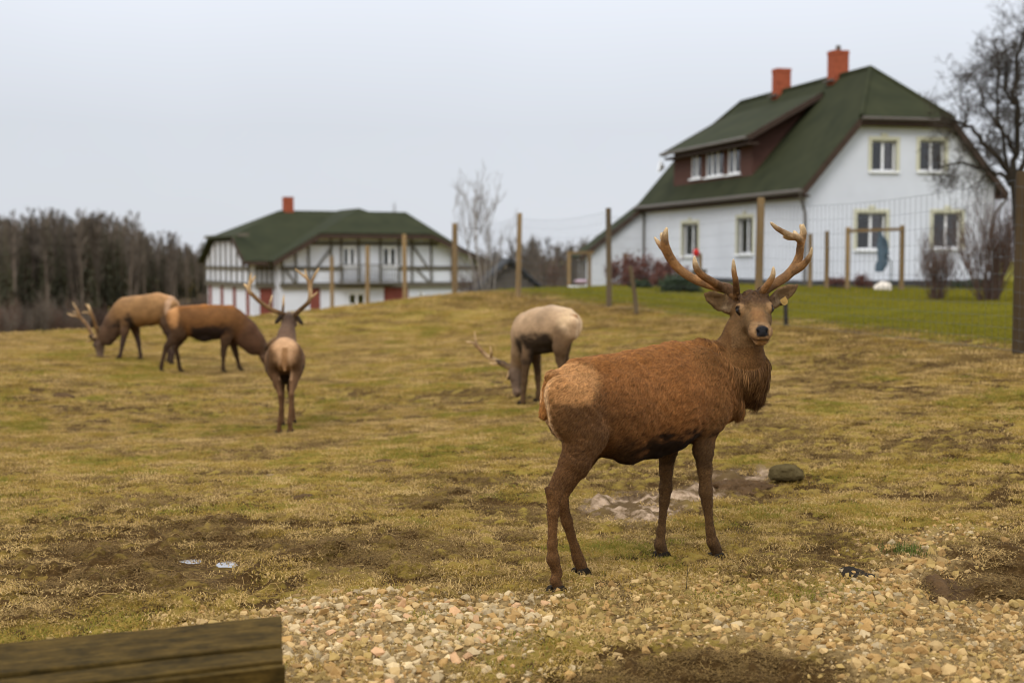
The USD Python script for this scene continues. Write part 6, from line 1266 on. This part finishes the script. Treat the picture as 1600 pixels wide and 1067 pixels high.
# ------------------------------------------------------------------ boulder, earth, dung, tuft
def g7(px, py):
    x, y = groundpx(px, py)
    for _ in range(6):
        z = float(G0(x, y)); p = on_plane(px, py, (0, 0, z), np.array([0, 0, 1.0])); x, y = p[0], p[1]
    return np.array([x, y, float(Gd(np.array([x]), np.array([y]))[0])])
o = g7(1228, 752); boulder('boulder', 'rounded mossy grey boulder on the grass right of the foreground stag', 'stone', o + [0, 0, 0.045], (0.135, 0.12, 0.085), M['rock'], 12)
o = g7(1160, 762); boulder('earth_heap', 'low dark heap of trodden earth just behind the front legs of the foreground stag', 'earth heap', o + [0, 0, -0.01], (0.24, 0.22, 0.06), M['soil'], 17, sub=5, lumps=0.03)
def pat(name, label, cat, px, py, rx, ry, hgt, m, seed):
    """a low pat that follows the ground, its rim buried"""
    o = g7(px, py); nr_, nt_ = 14, 48; r, t = np.meshgrid(np.linspace(0, 1, nr_), np.linspace(0, 2 * np.pi, nt_, endpoint=False), indexing='ij')
    out = 1 + 0.7 * (meshkit.fbm(np.stack([np.cos(t) * 1.3 + seed, np.sin(t) * 1.3, 0 * t], -1), 3, seed) - 0.5); x, y = o[0] + rx * r * out * np.cos(t), o[1] + ry * r * out * np.sin(t)
    z = Gd(x, y) + hgt * (1 - r ** 2) - 0.012 * r ** 4 + hgt * 0.9 * (meshkit.fbm(np.stack([x * 40, y * 40, 0 * x], -1), 3, seed + 2) - 0.5) * (1 - r ** 3); z[0] = z[0, 0]
    i, j = np.meshgrid(np.arange(nr_ - 1), np.arange(nt_), indexing='ij'); k = (j + 1) % nt_
    f = np.concatenate([np.stack([i * nt_ + j, (i + 1) * nt_ + j, (i + 1) * nt_ + k], -1).reshape(-1, 3), np.stack([i * nt_ + j, (i + 1) * nt_ + k, i * nt_ + k], -1).reshape(-1, 3)])
    tag(obj(name, (np.stack([x, y, z], -1).reshape(-1, 3), f), m, None, True), label, cat)
pat('dung_pat', 'wet black dung pat on the edge of the gravel', 'dung', 1338, 897, 0.10, 0.15, 0.022, M['dung'], 23)
pat('mud_patch', 'smooth dark flattened mud between the gravel stones at the right', 'mud', 1474, 917, 0.17, 0.22, 0.016, M['soil'], 29)
for i, (px, py, s_, lb) in enumerate(((600, 725, 0.07, 'dark clod on the pasture, farther from the stag than the other two'), (477, 778, 0.07, 'dark clod in the middle of the pasture in line with the puddles'), (100, 620, 0.11, 'dark clod on the far left of the pasture'))):
    o = g7(px, py); boulder('clod', 'single ' + lb, 'clod', o, (s_ * 1.3, s_, s_ * 0.5), M['soil'], 40 + i, sub=3)
o = g7(423, 745); boulder('pale_pebble', 'pale pebble lying alone on the pasture above the puddles', 'stone', o, (0.055, 0.045, 0.03), M['post'], 51, sub=3)

# ------------------------------------------------------------------ timber feed trough in the near left corner
tz = 0.30
def on_z(px, py, z): return on_plane(px, py, (0, 0, z), np.array([0, 0, 1.0]))
A_, B_, C_ = on_z(440, 961, tz), on_z(440, 1026, tz), on_z(0, 1005, tz)
ax = unit(A_ - C_); ny = unit(np.array([ax[1], -ax[0], 0])); depth = (B_ - A_) @ ny; skew = -((B_ - A_) @ ax) / depth
tr = thing('timber_trough', 'long box of weathered dark planks in the near left corner', 'trough', (A_[0], A_[1], 0), math.atan2(ax[1], ax[0]))
M['plank'] = usdkit.material(stage, '/World/Looks/weathered_plank', {
    'tc': ('texture_coordinate', {}), 'mp': ('mapping', {'scale': (3.5, 60, 60)}), 'mp2': ('mapping', {'scale': (7, 9, 9)}), 'n': ('noise_texture', {'scale': 1.0, 'detail': 8.0, 'roughness': 0.7, 'distortion': 0.4}), 'n2': ('noise_texture', {'scale': 1.4, 'detail': 5.0, 'roughness': 0.65}),
    'r': ('rgb_ramp', {'ramp': [(0.25, (0.028, 0.017, 0.005)), (0.5, (0.052, 0.034, 0.010)), (0.75, (0.095, 0.064, 0.020))]}), 'r2': ('rgb_ramp', {'ramp': [(0.34, (0.5, 0.5, 0.46)), (0.68, (1.5, 1.38, 1.05))]}),
    'mx': ('mix_color', {'blend_type': 'multiply', 'fac': 1.0, 'use_clamp': False}), 'b': ('bump', {'strength': 0.6, 'distance': 0.006}), 'p': ('principled_bsdf', {'roughness': 0.9, 'specular_ior_level': 0.05})},
    [('tc.object', 'mp.vector'), ('tc.object', 'mp2.vector'), ('mp.vector', 'n.vector'), ('mp2.vector', 'n2.vector'), ('n.fac', 'r.fac'), ('n2.fac', 'r2.fac'), ('r.color', 'mx.a'), ('r2.color', 'mx.b'), ('mx.result', 'p.base_color'), ('n.fac', 'b.height'), ('b.normal', 'p.normal')], surface='p.BSDF')
def plank(a, b, seed, name, sag=0.0):
    a, b = np.minimum(a, b), np.maximum(a, b); m = trimesh.creation.box(b - a); m = m.subdivide_to_size(0.05, max_iter=8); m.merge_vertices()
    v = np.array(m.vertices); hs = (b - a) / 2; e = 0.006
    q = np.abs(v) / hs; inner = np.minimum(hs - e, np.abs(v)); dlt = np.abs(v) - inner; n_ = np.linalg.norm(dlt, axis=1, keepdims=True); v = np.sign(v) * (inner + dlt * np.minimum(1, e / np.maximum(n_, 1e-9)))
    v += 0.006 * (meshkit.fbm(v * [3, 12, 12] + seed, 3, seed)[:, None] - 0.5); v = v + (a + b) / 2; v[:, 0] += skew * v[:, 1]; obj(name, (v, m.faces), M['plank'], tr, 50)
g1 = -depth * 0.70
plank((-2.9, g1 + 0.004, tz - 0.045), (0.0, 0.0, tz), 1, 'top_plank'); plank((-2.9, -depth, tz - 0.06), (0.004, g1 - 0.016, tz - 0.010), 2, 'top_plank')
plank((-2.9, -depth - 0.04, tz - 0.085), (0.012, -depth - 0.004, tz - 0.022), 3, 'edge_batten'); plank((-2.9, -depth + 0.005, 0.0), (0.0, -depth + 0.045, tz - 0.056), 4, 'front_plank')
plank((-2.9, -0.05, 0.0), (0.0, -0.01, tz - 0.05), 5, 'rear_plank'); plank((-0.045, -depth + 0.05, 0.0), (0.0, -0.055, tz - 0.052), 6, 'end_plank')

# ------------------------------------------------------------------ gravel
bed = thing('gravel_bed', 'bed of pale limestone gravel along the near edge of the pasture', 'gravel', kind='structure')
def stone_mesh(rng):
    p_ = rng.normal(size=(int(rng.integers(12, 19)), 3)); p_ /= np.linalg.norm(p_, axis=1, keepdims=True); p_ *= rng.uniform(0.80, 1.15, (len(p_), 1)); h = trimesh.convex.convex_hull(p_); v = np.array(h.vertices) - h.centroid; v /= np.abs(v).max(0); return v * [1, rng.uniform(0.68, 0.95), rng.uniform(0.5, 0.78)], np.array(h.faces)
def stone_mat(i, c0_, c1_): return mat(f'limestone_{["pale", "cream", "tan", "grey", "rosy", "mossy"][i]}', c0_, 0.9, 0.2, 12, 0.35, 60, col2=tuple(c1_ * np.array((0.76, 0.70, 0.58))), per=0.22)
SM = [stone_mat(0, (0.56, 0.41, 0.22), (0.70, 0.56, 0.35)), stone_mat(1, (0.48, 0.32, 0.14), (0.60, 0.43, 0.21)), stone_mat(2, (0.36, 0.21, 0.075), (0.48, 0.31, 0.13)), stone_mat(3, (0.40, 0.30, 0.17), (0.52, 0.41, 0.25)), stone_mat(4, (0.50, 0.29, 0.15), (0.62, 0.40, 0.23)), stone_mat(5, (0.33, 0.22, 0.075), (0.45, 0.32, 0.125))]
rng = np.random.default_rng(5)
cand = rng.uniform((RX, RY), (RX + RN[0] * RS, RY + 9.0), (110000, 2)); dens = rast(gravel_m, cand[:, 0], cand[:, 1]); patch = meshkit.fbm(np.stack([cand[:, 0] * 2.2, cand[:, 1] * 2.2, np.zeros(len(cand))], -1), 3, 6)
ok = (np.abs(cand[:, 0]) < 0.42 * cand[:, 1] + 0.3) & (rng.random(len(cand)) < np.clip(dens * 1.9 * (0.30 + 2.2 * np.clip(patch - 0.33, 0, 0.5)), 0, 0.97))
cand, dens = cand[ok], dens[ok]
size = np.exp(rng.normal(math.log(0.0175), 0.40, len(cand))).clip(0.008, 0.036) * np.where(dens < 0.5, 0.85, 1.0)
# thin out overlaps
from scipy.spatial import cKDTree
order = np.argsort(-size); keep = []; tree_ = cKDTree(cand); dead = np.zeros(len(cand), bool)
for q in order:
    if dead[q]: continue
    keep.append(q)
    for w in tree_.query_ball_point(cand[q], size[q] * 0.92): dead[w] = True
keep = np.array(keep); XY, SZ, DN = cand[keep], size[keep], dens[keep]
ZZ = Gd(XY[:, 0], XY[:, 1]) + SZ * rng.uniform(-0.25, 0.30, len(SZ))
mossy = meshkit.fbm(np.stack([XY[:, 0] * 1.1, XY[:, 1] * 1.1, np.full(len(XY), 4.0)], -1), 3, 2) + (0.35 - 0.35 * np.minimum(DN, 1)) + np.where((XY[:, 0] > 0.2) & (XY[:, 1] > 6.6), 0.12, 0)
pick = np.where(mossy > 0.66, rng.choice([2, 5, 5, 1], len(XY)), np.where((XY[:, 0] > 0.75) | (rng.random(len(XY)) < 0.15), rng.choice([2, 2, 5, 1, 1, 3, 2], len(XY)), rng.choice([0, 0, 1, 1, 3, 2, 3, 4], len(XY))))
app = SZ / np.hypot(XY[:, 0], XY[:, 1]); big = set(np.argsort(-np.where(np.abs(XY[:, 0]) < 0.355 * XY[:, 1], app, 0))[:300].tolist())
protos = [[stone_mesh(rng) for _ in range(5)] for _ in SM]
rest = []
for q in range(len(XY)):
    R3 = trimesh.transformations.random_rotation_matrix(rng.random(3))[:3, :3] if rng.random() < 0.35 else trimesh.transformations.euler_matrix(*rng.normal(size=2) * 0.35, rng.uniform(0, 6.28))[:3, :3]
    if q in big:
        v, f_ = protos[pick[q]][rng.integers(5)]; obj('stone', ((v * SZ[q]) @ R3.T + [XY[q, 0], XY[q, 1], ZZ[q]], f_), SM[pick[q]], bed)
    else: rest.append((q, R3))
def instancer(path, protos, pos, quat, scale, idx, label=None, cat=None):
    w = UsdGeom.PointInstancer.Define(stage, path); rel = w.CreatePrototypesRel(); tag(w.GetPrim(), label, cat, kind='stuff')
    for n_, (mesh_, mt, nm, sm) in enumerate(protos):
        pp = f'{path}/{nm}_{n_ + 1:03d}'; usdkit.mesh(stage, pp, mesh_, mt, smooth=sm); rel.AddTarget(pp)
    w.CreateProtoIndicesAttr(Vt.IntArray.FromNumpy(np.asarray(idx, np.int32))); w.CreatePositionsAttr(Vt.Vec3fArray.FromNumpy(np.asarray(pos, np.float32)))
    w.CreateOrientationsAttr(Vt.QuathArray.FromNumpy(np.asarray(quat, np.float16))); w.CreateScalesAttr(Vt.Vec3fArray.FromNumpy(np.asarray(scale, np.float32))); return w
def quat_of(R3):
    m = np.eye(4); m[:3, :3] = R3; q = trimesh.transformations.quaternion_from_matrix(m); return [q[1], q[2], q[3], q[0]]
# small chips between the stones
NC = 9000; cc_ = rng.uniform((RX, RY), (RX + RN[0] * RS, RY + 9.0), (NC * 12, 2)); dd_ = rast(gravel_m, cc_[:, 0], cc_[:, 1]); cc_ = cc_[(np.abs(cc_[:, 0]) < 0.42 * cc_[:, 1] + 0.3) & (rng.random(len(cc_)) < dd_ * 0.8)][:NC]
pos = [(XY[q, 0], XY[q, 1], ZZ[q]) for q, _ in rest] + list(np.column_stack([cc_, Gd(cc_[:, 0], cc_[:, 1]) + 0.002]))
qt = [quat_of(r) for _, r in rest] + [quat_of(trimesh.transformations.euler_matrix(*rng.normal(size=2) * 0.5, rng.uniform(0, 6.28))[:3, :3]) for _ in cc_]
scs = [(SZ[q],) * 3 for q, _ in rest] + [(s_,) * 3 for s_ in rng.uniform(0.004, 0.011, len(cc_))]
ids = [int(pick[q]) * 5 + int(rng.integers(5)) for q, _ in rest] + [int(rng.choice([0, 1, 1, 2, 2, 3, 5])) * 5 + int(rng.integers(5)) for _ in cc_]
instancer(str(bed.GetPath()) + '/small_gravel', [(m_, SM[a_], 'pebble', False) for a_ in range(6) for m_ in protos[a_]], pos, qt, scs, ids)

# ------------------------------------------------------------------ grass
def blade_mat(name, a, b, tip):
    a, b, tip = (tuple(np.array(q) * (0.90, 0.89, 0.86)) for q in (a, b, tip))
    return usdkit.material(stage, '/World/Looks/' + name, {
        'g': ('geometry', {}), 'oi': ('object_info', {}), 'n': ('noise_texture', {'scale': 60.0, 'detail': 1.0}), 'n2': ('noise_texture', {'scale': 0.9, 'detail': 4.0}), 'ad': ('math', {'math_type': 'add'}), 'r': ('rgb_ramp', {'ramp': [(0.35, a), (0.5, b), (0.7, tip)]}), 'mr': ('map_range', {'from_min': 0.6, 'from_max': 1.4}), 'nn': ('mix_float', {'fac': 0.45}),
        'd': ('principled_bsdf', {'roughness': 0.8, 'specular_ior_level': 0.08}), 't': ('translucent_bsdf', {}), 'm': ('mix_closure', {'fac': 0.18})},
        [('g.position', 'n.vector'), ('g.position', 'n2.vector'), ('n.fac', 'nn.a'), ('n2.fac', 'nn.b'), ('nn.result', 'r.fac'), ('r.color', 'd.base_color'), ('r.color', 't.color'), ('d.BSDF', 'm.closure1'), ('t.BSDF', 'm.closure2')], surface='m.closure')
BM = [blade_mat('grass_olive', (0.205, 0.141, 0.024), (0.295, 0.188, 0.036), (0.45, 0.292, 0.078)), blade_mat('grass_green', (0.130, 0.122, 0.015), (0.185, 0.160, 0.022), (0.28, 0.222, 0.044)), blade_mat('grass_straw', (0.35, 0.225, 0.072), (0.47, 0.310, 0.115), (0.56, 0.40, 0.17)), blade_mat('grass_dead', (0.10, 0.058, 0.018), (0.17, 0.102, 0.033), (0.28, 0.18, 0.062)),
      blade_mat('lawn_green', (0.125, 0.125, 0.009), (0.175, 0.155, 0.013), (0.25, 0.20, 0.024))]
def tuft(rng, n, spread, hgt, lean, width):
    b0 = rng.normal(size=(n, 2)) * spread * 0.5; a = rng.uniform(0, 2 * np.pi, n); L = hgt * rng.uniform(0.5, 1.3, n); ln = lean * rng.uniform(0.3, 1.3, n)
    d = np.stack([np.cos(a), np.sin(a)], 1); w = width * rng.uniform(0.6, 1.3, n); sd = np.stack([-d[:, 1], d[:, 0]], 1) * w[:, None] / 2
    z0 = np.zeros(n); p0 = np.column_stack([b0, z0]); m = np.column_stack([b0 + d * (L * ln * 0.35)[:, None], L * np.maximum(0.62 - 0.22 * ln, 0.2)]); t = np.column_stack([b0 + d * (L * ln)[:, None], np.maximum(L * (1.0 - 0.62 * np.minimum(ln, 1.45)), 0.003)])
    s3 = np.column_stack([sd, z0]); V = np.stack([p0 - s3, p0 + s3, m + s3 * 0.8, m - s3 * 0.8, t], 1).reshape(-1, 3); k = np.arange(n)[:, None] * 5
    return V, np.vstack([k + [0, 1, 2], k + [0, 2, 3], k + [3, 2, 4]])
rng = np.random.default_rng(3)
protos_g = []
for m_ in range(5):
    for v_ in range(3): protos_g.append((tuft(rng, 62, 0.10, (0.022, 0.022, 0.025, 0.022, 0.032)[m_], (1.35, 1.2, 1.6, 1.8, 0.7)[m_], 0.0042), BM[m_], 'tuft', False))
def scatter_grass(y0, y1, per_m2, scale, rng, garden=False):
    n = int((y1 ** 2 - y0 ** 2) * 0.42 * per_m2); y = np.sqrt(rng.uniform(y0 ** 2, y1 ** 2, n)); x = rng.uniform(-0.42, 0.42, n) * y + rng.uniform(-0.2, 0.2, n)
    mud, gr, sn, lw = rast(mud_m, x, y), rast(gravel_m, x, y), rast(sand_m, x, y), lawn(x, y)
    nn = meshkit.fbm(np.stack([x * 1.6, y * 1.6, np.zeros(n)], -1), 4, 14); n3 = meshkit.fbm(np.stack([x * 6, y * 6, np.zeros(n)], -1), 3, 15); n2 = meshkit.fbm(np.stack([x * 0.35, y * 0.35, np.zeros(n)], -1), 3, 17)
    keep = rng.random(n) < np.clip(1.12 - 0.28 * mud - 0.95 * np.minimum(gr * 1.2, 1) - 1.2 * sn - (16.0 * np.clip(-lump(x, y) - 0.022 + 0.035 * mud, 0, 1) * np.clip(0.9 + mud + 2.0 * nz(x, y, 0.7, 91, 2), 0.25, 1.5) * (0.7 + 0.8 * mud) + 5.0 * np.clip(nz(x, y, 1.6, 77, 4) - 0.10, 0, 1) * (y < 24)) * (1 - lw), 0.02, 1)
    for px, py, w, dd in pud: keep &= ((x - px) / (w * 1.15)) ** 2 + ((y - py + 0.12) / (dd * 2.2 + 0.22)) ** 2 > 1
    x, y, mud, nn, n2, lw, n3, gr = x[keep], y[keep], mud[keep], nn[keep], n2[keep], lw[keep], n3[keep], gr[keep]; n = len(x)
    u = rng.random(n) * 0.75 + 0.26 + (nn - 0.5) * 2.2 + 0.4 * (n2 - 0.5) + 0.62 * mud
    kind = np.select([u < 0.20, u < 0.56, u < 0.80], [1, 0, 2], 3); kind = np.where(rng.random(n) < lw * 0.93, 4, kind)
    z = Gd(x, y) - 0.004; s = scale * rng.uniform(0.7, 1.35, n); hz = s * rng.uniform(0.7, 1.3, n) * (1 - 0.35 * mud) * (1 + 0.6 * (rng.random(n) < 0.02)) 
    a = rng.uniform(0, 2 * np.pi, n); return np.column_stack([x, y, z]), np.column_stack([np.zeros(n), np.zeros(n), np.sin(a / 2), np.cos(a / 2)]), np.column_stack([s, s, hz]), kind * 3 + rng.integers(0, 3, n)
parts = [scatter_grass(4.2, 9.5, 560, 0.9, rng), scatter_grass(9.5, 18, 360, 1.0, rng), scatter_grass(18, 34, 95, 1.6, rng), scatter_grass(34, 62, 18, 3.0, rng)]
# rough uncut grass along the fence line
t_ = rng.uniform(0, 1, 4000); fy = 15.0 + t_ ** 0.8 * 45; fx = np.interp(fy, [p_[1] for p_ in FENCE], [p_[0] for p_ in FENCE]) + rng.normal(size=4000) * 0.7 - 0.35
a = rng.uniform(0, 6.28, 4000); s = rng.uniform(1.5, 3.0, 4000) * np.clip(fy / 34, 0.75, 1.2); parts.append((np.column_stack([fx, fy, Gd(fx, fy)]), np.column_stack([0 * a, 0 * a, np.sin(a / 2), np.cos(a / 2)]), np.column_stack([s, s, s * rng.uniform(0.9, 1.9, 4000)]), rng.choice([2, 3, 3, 3, 3, 0], 4000) * 3 + rng.integers(0, 3, 4000)))
instancer('/World/grass', protos_g, *[np.concatenate([p_[i_] for p_ in parts]) for i_ in range(4)], label='short grazed winter grass, olive and straw coloured, over the whole pasture', cat='grass')
# loose straw stalks on the mud
stalks = MB()
for px, py in [(rng.uniform(100, 900), rng.uniform(820, 985)) for _ in range(70)] + [(rng.uniform(600, 1600), rng.uniform(850, 1060)) for _ in range(60)]:
    o = g7(px, py); a = rng.uniform(0, 6.28); L = rng.uniform(0.05, 0.2); q = np.array([(o[0] + math.cos(a) * L * t + 0.01 * rng.normal(), o[1] + math.sin(a) * L * t) for t in (-0.5, -0.15, 0.2, 0.5)]); stalks.tube(np.column_stack([q, Gd(q[:, 0], q[:, 1]) + rng.uniform(0.006, 0.03, 4)]), 0.0013, 3, False)
tag(stalks.build('straw_stalks', BM[2], None), 'loose pale straw stalks lying on the turf and mud', 'straw', kind='stuff')
# the bright tuft among the gravel, and a dry weed stem
o = g7(1415, 860); tf = thing('grass_tuft', 'dark green grass tuft among the gravel at the right', 'grass tuft', o); obj('blades', tuft(np.random.default_rng(9), 260, 0.13, 0.055, 0.8, 0.004), mat('deep_green_blade', (0.065, 0.085, 0.012), 0.7, 0.3, 30), tf)
o = g7(1072, 930); wd_ = thing('weed_stem', 'single thin dark dry weed stem in front of the stag', 'weed', o); MB().tube([(0, 0, -0.02), (0.004, 0, 0.06), (0.008, 0, 0.13)], [0.0022, 0.0018, 0.001], 5).build('stem', M['bark'], wd_); MB().tube([(0.005, 0, 0.08), (0.018, 0, 0.105)], [0.0013, 0.0008], 4).build('side_stem', M['bark'], wd_)
